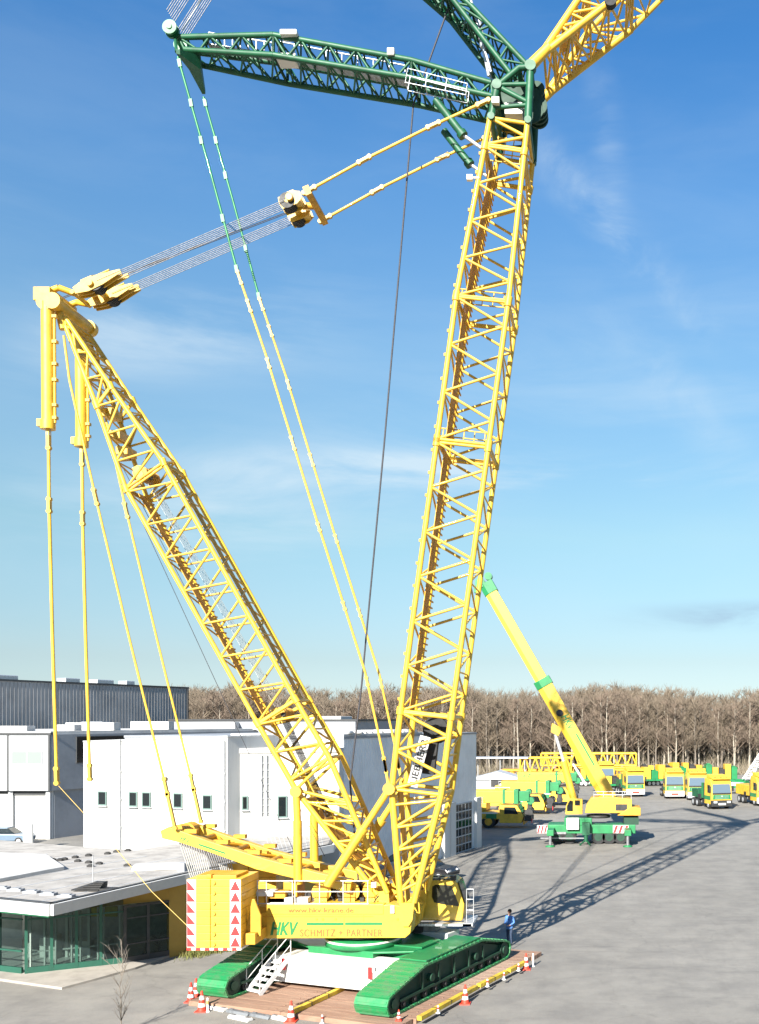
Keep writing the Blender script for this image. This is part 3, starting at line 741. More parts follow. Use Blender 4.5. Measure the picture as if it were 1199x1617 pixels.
# cab
cv = 1.9
cp = lambda x, y: W(x, y, cv)
mb = MB()
body = [(663, 1454), (730, 1454), (732, 1440), (733, 1428), (722, 1394), (716, 1389), (668, 1390), (663, 1398)]
mb.prism([cp(*p) for p in body], (0, 1.5, 0)); cab = mb.build('operator_cab', YEL, crane, .05)
mb = MB(); mb.prism([cp(x, y) + V((0, -.012, 0)) for x, y in ((683, 1400), (688, 1397), (713, 1398), (725, 1429), (724, 1431), (700, 1428), (686, 1425), (682, 1416))], (0, .03, 0)); cw = mb.build('cab_window', GLD, cab)
mb = MB(); a, b, c, d_ = cp(723.5, 1393), cp(735, 1428), far(cp(735, 1428), 3.3), far(cp(723.5, 1393), 3.3)
mb.prism([a + V((0, .08, 0)), b + V((0, .08, 0)), c, d_], (.02, 0, .01)); mb.build('windscreen', GLD, cab)
mb = MB()
for y in (1384, 1388): mb.tube(cp(672, y), cp(718, y), .03)
for x in (672, 695, 718): mb.tube(cp(x, 1391), cp(x, 1383), .025)
mb.box(cp(716, 1386), (.25, .25, .2)); mb.build('roof_rail', DARK, cab)
mb = MB(); mb.bb(cp(664, 0).x, cp(747, 0).x, cv - .5, cv - .02, cp(0, 1455.5).z - .1, cp(0, 1455.5).z); mb.bb(cp(733, 0).x, cp(749, 0).x, cv - .5, cv + 1.4, cp(0, 1455.5).z - .1, cp(0, 1455.5).z + .02)
for x, y in ((737, 1404), (748, 1404)): mb.tube(cp(x, y), cp(x, 1456), .018)
for y in (1404, 1420, 1437): mb.tube(cp(737, y), cp(748, y), .015)
mb.build('cab_platform', GALV, cab)
mb = MB(); mb.box(cp(664, 1446) + V((-.35, .3, 0)), (.7, .7, .5)); mb.tube(cp(655, 1430), cp(648, 1470), .06); mb.tube(cp(660, 1425), cp(654, 1470), .05); mb.box(cp(660, 1466), (.5, .6, .3)); mb.build('hydraulic_unit', DARK, crane, .03)
mb = MB(); mb.box(cp(672, 1466) + V((.2, .2, 0)), (.8, .5, .25)); mb.build('step_box', STEEL, crane, .02)
# slewing ring
# ---- undercarriage (turned 20.5 degrees)
YAW = R(20.5)
ee = V((math.sin(YAW), math.cos(YAW), 0)); ff = V((math.cos(YAW), -math.sin(YAW), 0))
TC = V((-.05, .62, 0))
def U(e, f, z): return TC + ee * e + ff * f + V((0, 0, z))
mb = MB(); rc = V((W(575, 0, 0).x, 0, 0))
mb.lathe([(0, 2.22), (1.35, 2.22), (1.35, 2.3), (1.25, 2.3), (1.25, 2.42), (0, 2.42)], rc, 36); mb.build('slewing_ring', DARK, crane)
mb = MB(); mb.lathe([(1.2, 1.75), (1.6, 1.8), (1.6, 2.02), (1.5, 2.12), (0, 2.12)], rc, 40); mb.build('ring_seat', GRN, crane)
mb = MB(); mb.lathe([(1.5, 2.0), (1.62, 2.0), (1.62, 2.07), (1.5, 2.07)], rc, 40); mb.build('ring_rim', WHT, crane)
def ubox(mb, e0, e1, f0, f1, z0, z1):
    mb.hexa([U(e0, f0, z0), U(e1, f0, z0), U(e1, f1, z0), U(e0, f1, z0), U(e0, f0, z1), U(e1, f0, z1), U(e1, f1, z1), U(e0, f1, z1)])
mb = MB(); ubox(mb, -1.15, 1.15, -3.1, 3.1, .75, 1.72); ubox(mb, -1.9, 1.9, -1.6, 1.6, .8, 1.76)
mb.prism([U(-1.9, -1.6, 1.70), U(-1.15, -3.1, 1.70), U(1.15, -3.1, 1.70), U(1.9, -1.6, 1.70), U(1.9, 1.6, 1.70), U(1.15, 3.1, 1.70), U(-1.15, 3.1, 1.70), U(-1.9, 1.6, 1.70)], (0, 0, .09))
cb = mb.build('carbody', GRN, crane, .03)
mb = MB(); ubox(mb, -.7, .7, 1.5, 3.2, 1.80, 1.86); mb.build('deck_plate', GRN, cb)
for sg in (-1, 1):
    mb = MB(); E0, E1 = (-2.75, -1.45) if sg < 0 else (1.95, 3.0)
    ubox(mb, E0, E1, -2.7, 2.75, .42, 1.18); lo = mb.build('central_ballast', WHT, crane, .03)
    mb = MB(); ubox(mb, E0 - .05, E1 + .02, -2.75, 2.95, 1.19, 1.52 if sg < 0 else 1.88); mb.build('ballast_slab', WHT, lo, .03)
    if sg < 0:
        mb = MB()
        for f_ in (-2.2, 2.0): ubox(mb, E0 - .12, E0 - .04, f_, f_ + .16, .95, 1.42); mb.cut()
        mb.build_each('slab_clamp', RED, lo)
        mb = MB()
        for f_ in (2.3, 2.75): ubox(mb, E0 - .07, E0 - .04, f_, f_ + .05, 1.26, 1.42); mb.cut()
        mb.build_each('edge_handle', DARK, lo)
        lettering('LIEBHERR', U(E0 - .004, -1.3, .66), ff, UP, 2.3, .3, mat('faint_grey_lettering', (.48, .48, .46), .5, var=.02), lo)
# crawler tracks
def crawler(fc):
    TW = 1.45; f0, f1 = fc - TW / 2, fc + TW / 2
    prof = [(-4.85, .22), (4.85, .22), (5.12, .30), (5.30, .52), (5.32, .78), (5.15, 1.0), (4.9, 1.10), (2.45, 1.66), (-2.45, 1.66), (-4.9, 1.10), (-5.15, 1.0), (-5.32, .78), (-5.30, .52), (-5.12, .30)]
    cen = sum((V((a, b)) for a, b in prof), V((0, 0))) / len(prof)
    root = None
    mb = MB()
    fr = [(-4.6, .36), (4.6, .36), (4.9, .62), (4.6, .92), (2.4, 1.48), (-2.4, 1.48), (-4.6, .92), (-4.9, .62)]
    mb.prism([U(a, f0 + .22, b) for a, b in fr], ff * (TW - .44))
    root = mb.build('crawler_track', DGRN, crane)  # shade on the track side is painted in with this darker green
    mb = MB(); pts = [V(p) for p in prof] + [V(prof[0])]
    seg = []; tot = 0
    for a, b in zip(pts, pts[1:]): seg.append((tot, a, b)); tot += (b - a).length
    n = 62; st = tot / n
    def at(d):
        d = d % tot
        for (s0, a, b) in reversed(seg):
            if d >= s0: return a + (b - a).normalized() * (d - s0)
    for k in range(n):
        a = at(k * st + .03); b = at((k + 1) * st - .03); t = (b - a).normalized(); nn = V((t.y, -t.x))
        o_ = [a, b, b - nn * .09, a - nn * .09]
        mb.prism([U(p.x, f0, p.y) for p in o_], ff * TW)
        c = (a + b) / 2 + nn * .025
        mb.prism([U(p.x, f0 + .06, p.y) for p in (c - t * .05, c + t * .05, c + t * .05 - nn * .05, c - t * .05 - nn * .05)], ff * (TW - .12))
        mb.mi = 1
        for q in (.2, TW - .34): mb.prism([U(p.x, f0 + q, p.y) for p in (a - nn * .09, b - nn * .09, b - nn * .17, a - nn * .17)], ff * .14)
        mb.mi = 0
    mb.build('track_belt', [TRK, DGRN], root)
    for e_ in (-4.72, 4.72):
        mb = MB(); mb.disc(U(e_, fc, .68), ff, .40, TW * .9, 22); mb.disc(U(e_, fc, .68), ff, .2, TW * .98, 14); mb.build('idler_wheel', DGRN, root)
    for k in range(11):
        mb = MB(); e_ = -4.0 + k * .8
        mb.disc(U(e_, fc, .47), ff, .17, TW * .86, 14); mb.disc(U(e_, fc, .47), ff, .07, TW * .95, 10); mb.build('track_roller', DARK, root)
    mb = MB(); 
    for s_, f_ in ((1, f1 - .12), (-1, f0 + .12)):
        for e_ in (-2.6, -1.3, 0, 1.3, 2.6): mb.prism([U(e_ - .06, f_, .66), U(e_ + .06, f_, .66), U(e_ + .06, f_, 1.4 - (abs(e_) > 2) * .06), U(e_ - .06, f_, 1.4 - (abs(e_) > 2) * .06)], ff * (.06 * s_))
        mb.prism([U(-4.3, f_, .62), U(4.3, f_, .62), U(4.3, f_, .72), U(-4.3, f_, .72)], ff * (.08 * s_))
        for e_ in (-1.9, 1.9): mb.disc(U(e_, f_, 1.0), ff, .16, .2, 12)
    mb.build('frame_rib', DGRN, root)
    mb = MB(); ubox(mb, -2.3, 2.3, f0 + .1, f1 - .1, 1.70, 1.76); mb.build('top_cover', GRN, root, .01)
    return root
TRK = mat('scuffed_green_track_paint', (.012, .205, .062), .45, var=.2, scale=2.2, c2=(.075, .17, .08), stretch=(1, 1, 1))
crawler(3.72); crawler(-3.72)
# access ladder between left track and ballast
mb = MB()
la, lb = U(-4.45, -2.75, .22), U(-2.75, -2.55, 1.5); la = V((-3.97, -2.25, .22)); lb = V((-3.12, -.95, 1.52))
wd = V((lb - la).to_tuple()); wd.z = 0; wd = V((-wd.y, wd.x, 0)).normalized() * -.42
for s_ in (-1, 1): mb.bar(la + wd * s_, lb + wd * s_, .05, .18)
for k in range(7):
    c = lerp(la, lb, (k + .5) / 7); mb.bar(c - wd, c + wd, .26, .04)
lad = mb.build('access_ladder', mat('bare_aluminium', (.66, .66, .66), .45, .15, var=.1), crane)
mb = MB()
for s_ in (-1, 1):
    q = [la + wd * s_, la + wd * s_ + V((0, 0, 1.0)), lb + wd * s_ + V((0, 0, .9)), lb + wd * s_]
    mb.path(q, .022, 6); mb.tube(lerp(q[0], q[1], .5), lerp(q[3], q[2], .5), .018); mb.tube(lerp(q[0], q[3], .5), lerp(q[1], q[2], .5), .02); mb.cut()
mb.build_each('handrail', WHT, lad)
# ================================================================ timber mats, beams, cones
WOOD = mat('weathered_red_brown_timber', (.30, .185, .125), .8, var=.3, scale=2.2, bump=.5, bscale=14, c2=(.20, .105, .07), stretch=(.35, 3.5, 1))
WOOD2 = mat('pale_dusty_timber', (.36, .255, .185), .85, var=.22, scale=2.0, bump=.5, bscale=14, c2=(.27, .16, .12), stretch=(.35, 3.5, 1))
cw0 = V((CX, D0, 0)) + TC
def mat_mesh(L, m):
    mb = MB()
    for k in range(4): mb.box((0, -.39 + k * .26, .1 + random.uniform(-.006, .006)), (L - random.random() * .05, .25, .195))
    for s_ in (-1, 1):
        for k in range(2): mb.disc((s_ * (L / 2 - .4), -.26 + k * .52, .2), (0, 0, 1), .045, .03, 8)
    return mb
m1o = None; names = ['first', 'second', 'third', 'fourth', 'fifth', 'sixth', 'seventh', 'eighth', 'ninth', 'tenth', 'eleventh', 'twelfth']
for s_, L_ in ((-1, 4.45), (1, 5.2)):
    src = None
    for k in range(12):
        e_ = -5.2 + k * 1.05 + random.uniform(-.02, .02); f_ = s_ * (L_ / 2 + .04) + random.uniform(-.08, .08)
        p = cw0 + ee * e_ + ff * f_; rz = -YAW + random.uniform(-.008, .008)
        lab = '%s timber mat from the camera in the row under the crane\'s %s green track' % (names[k], 'left' if s_ < 0 else 'right')
        if k % 5 in (0,):
            o = mat_mesh(L_, None).build('timber_mat', (WOOD if (k // 5) % 2 == 0 else WOOD2)); o.location = p; o.rotation_euler = (0, 0, rz); src = o
        else:
            o = src.copy(); col.objects.link(o); o.location = p; o.rotation_euler = (0, 0, rz)
        tag(o, lab, 'timber mat', 'timber mats under the crane')
BEAM = mat('yellow_painted_timber', (.62, .43, .03), .7, var=.3, scale=3, c2=(.32, .2, .03))
def beam(a, b, label):
    c = (a + b) / 2; d = b - a
    o = thing('timber_beam', c, label, 'beam', 'yellow beams lying on the mats', math.atan2(d.y, d.x))
    n = max(2, round(d.length / 1.1)); L_ = d.length / n
    mb = MB(); mb.box((0, 0, .09), (d.length, .2, .17)); mb.build('beam_timber', BEAM, o, .015)
    mb = MB()
    for k in range(1, n): mb.box((-d.length / 2 + k * L_, 0, .092), (.04, .215, .185))
    mb.build('joint_strap', DARK, o)
Zm = .2
def GM(x, y): return G(x, y, Zm)
beam(GM(662, 1612), GM(752, 1562), 'yellow painted beam along the mat edge, nearest of the row by the right track')
beam(GM(756, 1560), GM(800, 1538), 'yellow painted beam along the mat edge, middle of the row by the right track')
beam(GM(803, 1536.5), GM(829, 1523), 'yellow painted beam along the mat edge, farthest of the row by the right track')
beam(GM(461, 1602), GM(541, 1564), 'yellow painted beam on the mats between the tracks, running under the white ballast')
def cone(p, h, label, rz=0):
    o = thing('traffic_cone', p, label, 'traffic cone', 'red and white traffic cones around the crane', rz)
    mb = MB(); r0, r1 = h * .21, h * .045
    mb.mi = 0; mb.box((0, 0, .02), (h * .56, h * .56, .04))
    o2 = mb.build('cone_base', [ORG], o, .01)
    mb = MB(); prof = [(0, .04), (.12, .04), (.30, 1), (.48, 0), (.64, 1), (.82, 0), (1.0, 0)]
    ts = [0, .2, .38, .56, .76, 1.0]
    for k, (a, b) in enumerate(zip(ts, ts[1:])):
        mb.mi = k % 2; mb.lathe([(r0 + (r1 - r0) * a, .04 + (h - .04) * a), (r0 + (r1 - r0) * b, .04 + (h - .04) * b)], (0, 0, 0), 16)
    mb.mi = 0; mb.lathe([(r1, h), (0, h)], (0, 0, 0), 16)
    mb.build('cone_body', [ORG, WRF], o)
cone(G(302, 1582), .78, 'striped traffic cone, left one of the close trio by the left track\'s front end')
cone(G(310, 1575), .78, 'striped traffic cone, rear one of the close trio by the left track\'s front end')
cone(G(319, 1597), .80, 'striped traffic cone, nearest of the close trio by the left track\'s front end')
cone(G(460, 1613), .78, 'striped traffic cone at the front end of the yellow beam between the tracks')
cone(G(735, 1585), .76, 'striped traffic cone halfway along the right track beside the yellow beams')
cone(G(831, 1531), .74, 'striped traffic cone at the far end of the yellow beams')
cone(GM(630, 1612), .42, 'small red cone tight against the near end of the right track')
def post(p, h, label, top):
    o = thing('marker_post', p, label, 'post', 'small white marker posts')
    mb = MB(); mb.lathe([(.09, 0), (.09, .03), (.04, .04), (.035, h), (0, h)], (0, 0, 0), 12); mb.build('post_shaft', WRF, o)
    mb = MB(); mb.lathe([(.047, h * .55), (.047, h * .8)], (0, 0, 0), 12); mb.build('post_band', top, o)
post(G(328, 1598), .55, 'short white marker post just right of the trio of cones', TAN)
post(GM(692, 1600), .3, 'short red banded post beside the nearest yellow beam', ORG)
post(GM(770, 1558), .32, 'short red banded post where the first two yellow beams meet', ORG)
post(GM(796, 1547), .32, 'short red banded post beside the middle yellow beam', ORG)
post(GM(819, 1533), .32, 'short red banded post beside the farthest yellow beam', ORG)
post(G(842, 1526), .6, 'thin white post right of the cone at the far end of the beams', WRF)
post(G(509, 1616), .32, 'short red banded post in front of the mats right of the lone cone', ORG)
# white and dark barrier sections lying along the front of the mats
def barrier(a, b, m, label):
    d = b - a; o = thing('barrier_board', (a + b) / 2, label, 'barrier board', 'barrier boards lying in front of the mats', math.atan2(d.y, d.x))
    mb = MB(); l = d.length / 2
    mb.prism([(-l, -.16, 0), (-l, .16, 0), (-l, .1, .11), (-l, -.1, .11)], (2 * l, 0, 0)); mb.build('board', m, o, .02)
    mb = MB()
    for s_ in (-.7, .7): mb.box((l * s_, 0, .125), (.2, .08, .03)); mb.cut()
    mb.build_each('grip', STEEL, o)
GB = mat('grey_plastic', (.16, .17, .18), .6, var=.2)
barrier(G(331, 1591), G(357, 1597), WHT, 'white barrier board on the asphalt nearest the cone trio')
barrier(G(361, 1597), G(395, 1604), GB, 'dark grey barrier board left of middle in front of the mats')
barrier(G(364, 1606), G(396, 1613), WHT, 'white barrier board lying in front of the other barrier boards')
barrier(G(398, 1603), G(428, 1609), GB, 'dark grey barrier board right of middle in front of the mats')
barrier(G(431, 1607), G(455, 1612), WHT, 'white barrier board lying left of the lone cone')
# ================================================================ ground
def asphalt():
    m = bpy.data.materials.new('worn_asphalt'); m.use_nodes = True
    nt = m.node_tree; N = nt.nodes; L = nt.links; b = N['Principled BSDF']; b.inputs['Roughness'].default_value = .85
    tc = N.new('ShaderNodeTexCoord')
    def nz(s, d=5, r=.6, st=None):
        n = N.new('ShaderNodeTexNoise'); n.inputs['Scale'].default_value = s; n.inputs['Detail'].default_value = d; n.inputs['Roughness'].default_value = r
        if st:
            mp = N.new('ShaderNodeMapping'); mp.inputs['Scale'].default_value = st; mp.inputs['Rotation'].default_value = (0, 0, .3); L.new(tc.outputs['Object'], mp.inputs['Vector']); L.new(mp.outputs['Vector'], n.inputs['Vector'])
        else: L.new(tc.outputs['Object'], n.inputs['Vector'])
        return n.outputs['Fac']
    def ramp(f, p0, c0, p1, c1):
        r = N.new('ShaderNodeValToRGB'); e = r.color_ramp.elements; e[0].position = p0; e[0].color = (*c0, 1); e[1].position = p1; e[1].color = (*c1, 1); L.new(f, r.inputs['Fac']); return r.outputs['Color']
    def mul(a, c):
        x = N.new('ShaderNodeMix'); x.data_type = 'RGBA'; x.blend_type = 'MULTIPLY'; x.inputs['Factor'].default_value = 1; L.new(a, x.inputs['A']); L.new(c, x.inputs['B']); return x.outputs['Result']
    base = ramp(nz(.06, 6, .62), .35, (.205, .193, .172), .65, (.25, .236, .212))
    base = mul(base, ramp(nz(.5, 6, .7), .35, (.76, .76, .77), .62, (1.03, 1.03, 1.02)))
    base = mul(base, ramp(nz(28, 3, .7), .3, (.72, .72, .72), .7, (1.12, 1.1, 1.08)))
    base = mul(base, ramp(nz(.35, 6, .75, (.25, 1.6, 1)), .33, (.80, .80, .81), .44, (1, 1, 1)))
    L.new(base, b.inputs['Base Color'])
    base = mul(base, ramp(nz(.9, 5, .8), .60, (1, 1, 1), .74, (.80, .79, .78)))
    base = mul(base, ramp(nz(.22, 4, .6, (6, .35, 1)), .58, (1, 1, 1), .70, (.94, .94, .94)))
    # cracks
    vo = N.new('ShaderNodeTexVoronoi'); vo.feature = 'DISTANCE_TO_EDGE'; vo.inputs['Scale'].default_value = .13
    ns = N.new('ShaderNodeTexNoise'); ns.inputs['Scale'].default_value = .6; ns.inputs['Detail'].default_value = 6
    L.new(tc.outputs['Object'], ns.inputs['Vector'])
    ad = N.new('ShaderNodeVectorMath'); ad.operation = 'MULTIPLY_ADD'; ad.inputs[1].default_value = (2.5, 2.5, 0); L.new(ns.outputs['Color'], ad.inputs[0]); L.new(tc.outputs['Object'], ad.inputs[2]); L.new(ad.outputs[0], vo.inputs['Vector'])
    base2 = mul(base, ramp(vo.outputs['Distance'], .0, (.84, .84, .83), .005, (1, 1, 1)))
    L.new(base2, b.inputs['Base Color'])
    bp = N.new('ShaderNodeBump'); bp.inputs['Strength'].default_value = .35; bp.inputs['Distance'].default_value = .01
    L.new(nz(60, 3), bp.inputs['Height']); L.new(bp.outputs['Normal'], b.inputs['Normal'])
    return m
EARTH = mat('leaf_litter_ground', (.14, .105, .07), .95, var=.3, scale=.4, c2=(.06, .055, .03))
PAVE = mat('pale_concrete_paving', (.38, .345, .30), .85, var=.12, scale=1.2, bump=.2)
mb = MB(); mb.quad((-1500, -300, -.03), (1500, -300, -.03), (1500, 2200, -.03), (-1500, 2200, -.03)); tag(mb.build('ground', EARTH, fixn=False), kind='structure')
mb = MB(); mb.quad((-150, 4, 0), (170, 4, 0), (170, 196, 0), (60, 206, 0), (-150, 206, 0)); tag(mb.build('yard', asphalt(), fixn=False), kind='structure')
mb = MB()
pp = [G(x, y) for x, y in ((-120, 1527), (0, 1549), (98, 1563), (150, 1549), (214, 1531), (268, 1512), (240, 1500), (160, 1480), (-140, 1480))]
b_ = mb.add([(p.x, p.y, .10) for p in pp] + [(p.x, p.y, -.02) for p in pp]); n = len(pp)
mb.face(range(n))
for k in range(n): mb.face((b_ + k, b_ + (k + 1) % n, b_ + n + (k + 1) % n, b_ + n + k))
tag(mb.build('pavement', PAVE), kind='structure')
# ================================================================ buildings
def wavemat(name, c, c2, rough, period, axis='X', bump=.6):
    m = mat(name, c, rough, var=.08, scale=.5)
    nt = m.node_tree; N = nt.nodes; L = nt.links; b = N['Principled BSDF']
    tc = N.new('ShaderNodeTexCoord'); wv = N.new('ShaderNodeTexWave'); wv.bands_direction = axis; wv.inputs['Scale'].default_value = math.pi / period / 10 * 3.1
    L.new(tc.outputs['Object'], wv.inputs['Vector'])
    bp = N.new('ShaderNodeBump'); bp.inputs['Strength'].default_value = bump; bp.inputs['Distance'].default_value = .05
    L.new(wv.outputs['Color'], bp.inputs['Height']); L.new(bp.outputs['Normal'], b.inputs['Normal'])
    return m
PLAST = mat('white_render_wall', (.66, .65, .62), .88, var=.05, scale=.9, stretch=(1.6, 1.6, .12), bump=.15, bscale=30)
CLAD = wavemat('grey_profiled_cladding', (.80, .82, .84), None, .5, .3)
CLADD = mat('dark_grey_cladding', (.40, .395, .395), .5, .2, var=.12, scale=.3)
LGREY = mat('light_grey_panel', (.46, .47, .48), .55, var=.06, scale=.4)
MGREY = mat('mid_grey_panel', (.30, .315, .34), .55, var=.1, scale=.4)
ROOFM = mat('pale_gravel_roof', (.40, .375, .345), .92, var=.2, scale=.8, bump=.4, bscale=8)
ROOFW = mat('white_roof_membrane', (.58, .57, .55), .8, var=.12, scale=.4)
OCHRE = mat('ochre_wall', (.42, .27, .06), .8, var=.08, scale=.6)
FASC = mat('white_fascia', (.66, .66, .64), .5, var=.04)
TRIMD = mat('dark_trim', (.05, .052, .055), .5, var=.1)
def window(parent, p, ex, w_, h_, fm, gm, sill=True, mull=0, depth=.10, fw=.07):
    ex = V(ex).normalized(); nn = ex.cross(UP).normalized()          # outwards
    mb = MB(); o = V(p)
    bx = lambda a0, a1, z0, z1, d0, d1: mb.hexa([o + ex * a + nn * d + UP * z for z in (z0, z1) for a, d in ((a0, d0), (a1, d0), (a1, d1), (a0, d1))])
    bx(0, fw, 0, h_, -.05, .04); bx(w_ - fw, w_, 0, h_, -.05, .04); bx(fw, w_ - fw, 0, fw, -.05, .04); bx(fw, w_ - fw, h_ - fw, h_, -.05, .04)
    for k in range(mull):
        a = w_ * (k + 1) / (mull + 1); bx(a - fw / 2, a + fw / 2, fw, h_ - fw, -.05, .035)
    f = mb.build('window', fm, parent)
    mb = MB(); bx = lambda a0, a1, z0, z1, d0, d1: mb.hexa([o + ex * a + nn * d + UP * z for z in (z0, z1) for a, d in ((a0, d0), (a1, d0), (a1, d1), (a0, d1))])
    bx(fw, w_ - fw, fw, h_ - fw, .005, .02); mb.build('pane', gm, f)
    if sill:
        mb = MB(); bx = lambda a0, a1, z0, z1, d0, d1: mb.hexa([o + ex * a + nn * d + UP * z for z in (z0, z1) for a, d in ((a0, d0), (a1, d0), (a1, d1), (a0, d1))])
        bx(-.06, w_ + .06, -.07, -.005, .0, .14); mb.build('sill', GALV, f)
    return f
def wallprism(name, plan, z0, z1, m, parent):
    mb = MB(); mb.prism([(p[0], p[1], z0) for p in plan], (0, 0, z1 - z0)); return mb.build(name, m, parent)
def loc(parent, p): return V(p) - parent.location
# --- white office annex
A0, A1 = V((-33.95, 66.0, 0)), V((-23.4, 63.0, 0)); ex = (A1 - A0).normalized(); er = V((.309, .951, 0))
an = thing('office_annex', A0, 'white rendered office block with a row of small windows behind the low flat roof', 'building')
mb = MB(); zt0, zt1 = S(132, 1172, 66).z, S(360, 1164, 63).z
a, b = V((0, 0, 0)), A1 - A0; bk_ = er * 16
mb.hexa([a, b, b + bk_, a + bk_, a + UP * zt0, b + UP * zt1, b + bk_ + UP * zt1, a + bk_ + UP * zt0]); mb.build('wall', PLAST, an)
mb = MB(); nn = ex.cross(UP)
mb.hexa([a + nn * .06 + UP * (zt0 + .002), b + nn * .06 + ex * .05 + UP * (zt1 + .002), b + bk_ + ex * .05 + UP * (zt1 + .002), a + bk_ + UP * (zt0 + .002), a + nn * .06 + UP * (zt0 + .1), b + nn * .06 + ex * .05 + UP * (zt1 + .1), b + bk_ + ex * .05 + UP * (zt1 + .1), a + bk_ + UP * (zt0 + .1)]); mb.build('roof_edge', GALV, an)
WF = mat('green_grey_window_frame', (.13, .20, .18), .5, var=.05)
L_ = (A1 - A0).length
for (xa_, xb_, yt, yb) in ((156, 169.5, 1249, 1271.5), (205, 218, 1250, 1273.5), (225.5, 239, 1250.5, 1274), (275, 289, 1252, 1275.5), (321, 335.5, 1255, 1278)):
    t0 = None
    def onwall(x):
        k = (x - PX0) / F            # X = k*D on the wall line
        t = (k * A0.y - A0.x) / ((A1 - A0).x - k * (A1 - A0).y); return t
    ta, tb = onwall(xa_), onwall(xb_); D_ = lerp(A0, A1, ta).y
    zb_, zt_ = S(0, yb, D_).z, S(0, yt, D_).z
    window(an, lerp(A0, A1, ta) - A0 + UP * zb_ + nn * .05, ex, (tb - ta) * L_, zt_ - zb_, WF, GLD)
mb = MB(); p = lerp(A0, A1, onwall(262)) - A0; mb.box(p + UP * S(0, 1229, 64).z + nn * .12, (.3, .25, .14)); mb.build('wall_lamp', DARK, an)
mb = MB()
for t in (.27, .985):
    p = (A1 - A0) * t + nn * .12; mb.tube(p, p + UP * (zt1 - .2), .05, n=8)
    for z in (4.4, 6.2, 8.0): mb.box(p + UP * z, (.16, .1, .04))
    mb.cut()
mb.build_each('downpipe', GALV, an)
mb = MB()
for t in (.52, .76): p = (A1 - A0) * t + nn * .004; mb.bar(p + UP * .2, p + UP * (zt1 - .15), .025, .012, nn); mb.cut()
mb.build_each('wall_joint', MGREY, an)
# --- grey workshop hall with the set-back white front
h0, h1 = V((-17.2, 67.2, 0)), V((-11.1, 89.3, 0)); B0 = V((-23.05, 64.15, 0))
hall = thing('workshop_hall', h0, 'grey clad workshop hall with glazed sectional door and white front beside the boom', 'building')
back = V((-32, 9, 0)).normalized() * 17.5
ext = (h1 - h0).normalized()
plan = [h0 - h0, h1 - h0, h1 - h0 + back, back + (0 * ext)]
ZH = 10.05
o = wallprism('wall', plan, 0, ZH, CLAD, hall); 
mb = MB(); b2 = B0 + er * .0
mb.hexa([loc(hall, p) + UP * z for z in (0, 9.2) for p in (B0, h0 + V((-.05, -1.0, 0)), h0 + V((-.05, 1.5, 0)), B0 + er * 3)]); wf = mb.build('front_wall', PLAST, hall)
mb = MB(); mb.hexa([loc(hall, p) + UP * z for z in (9.203, 9.5) for p in (B0 + V((0, -.08, 0)), h0 + V((0, -1.1, 0)), h0 + V((0, 1.4, 0)), B0 + er * 3)]); mb.build('front_parapet', ROOFW, hall)
nh = ext.cross(UP)
mb = MB()
mb.hexa([p + UP * z for z in (ZH + .003, ZH + .16) for p in (nh * .06 - ext * .1, (h1 - h0) + nh * .06 + ext * .06, h1 - h0 + back + ext * .1, back - ext * .1)]); mb.build('roof', MGREY, hall)
mb = MB(); mb.hexa([p + UP * z for z in (ZH + .163, ZH + .33) for p in (nh * .02 - ext * .05, nh * .02 + ext * 12, ext * 12 + back * .5, back * .5)]); mb.build('roof_membrane', ROOFW, hall, .03)
# uneven covered skylight heaps on the hall roof
mb = MB()
for k in range(9):
    p = ext * (1 + k * 1.2) + back * (.03 + .05 * random.random()); mb.box(p + UP * (ZH + .42), (1.5, 1.6, .16 + .12 * random.random()), Matrix.Rotation(.28, 3, 'Z')); mb.cut()
mb.build_each('rooflight', ROOFW, hall, .06)
# front wall window + pipe
exf = (h0 + V((-.05, -1.0, 0)) - B0).normalized()
for (xa_, xb_, yt, yb) in ((438.5, 452.5, 1257, 1291), (382, 391, 1257, 1279)):
    k = (xa_ - PX0) / F; d_ = (h0 + V((-.05, -1.0, 0)) - B0); t = (k * B0.y - B0.x) / (d_.x - k * d_.y); p = lerp(B0, B0 + d_, t); D_ = p.y
    window(hall, loc(hall, p) + UP * S(0, yb, D_).z + exf.cross(UP) * .05, exf, (xb_ - xa_) / F * D_ * 1.02, (yb - yt) / F * D_, WF, GLD)
mb = MB()
for x in (413, 421): 
    k = (x - PX0) / F; t = (k * B0.y - B0.x) / (d_.x - k * d_.y); p = loc(hall, lerp(B0, B0 + d_, t)) + exf.cross(UP) * .12; mb.tube(p + UP * 5.2, p + UP * 9.1, .05)
    for z in range(8): mb.tube(p + UP * (5.4 + z * .45), p + exf * .3 + UP * (5.4 + z * .45), .02)
mb.build('roof_ladder', GALV, hall)
# sectional door: pillars, glazed field
def onh(x): k = (x - PX0) / F; d_ = h1 - h0; return (k * h0.y - h0.x) / (d_.x - k * d_.y)
t0, t1 = onh(708), onh(744); La = (h1 - h0).length
pz = S(0, 1265, lerp(h0, h1, t1).y).z
mb = MB()
for t in (onh(697), onh(706.5), onh(748)):
    p = (h1 - h0) * t; mb.hexa([p + q + UP * z for z in (0, pz + .25) for q in (nh * .32, ext * 1.1 + nh * .32, ext * 1.1, V((0, 0, 0)))]); mb.cut()
mb.build_each('door_pillar', PLAST, hall)
dp = (h1 - h0) * t0 + ext * 1.1; dl = ((h1 - h0) * t1 - dp).length
door = window(hall, dp + nh * .06, ext, dl, pz, LGREY, GLD, False, 0, fw=.09); door.name = 'sectional_door'
mb = MB()
for k in range(1, 6): mb.hexa([dp + nh * d + ext * a + UP * (pz * k / 6 + z) for z in (-.05, .05) for a, d in ((.05, .085), (dl - .05, .085), (dl - .05, .12), (.05, .12))])
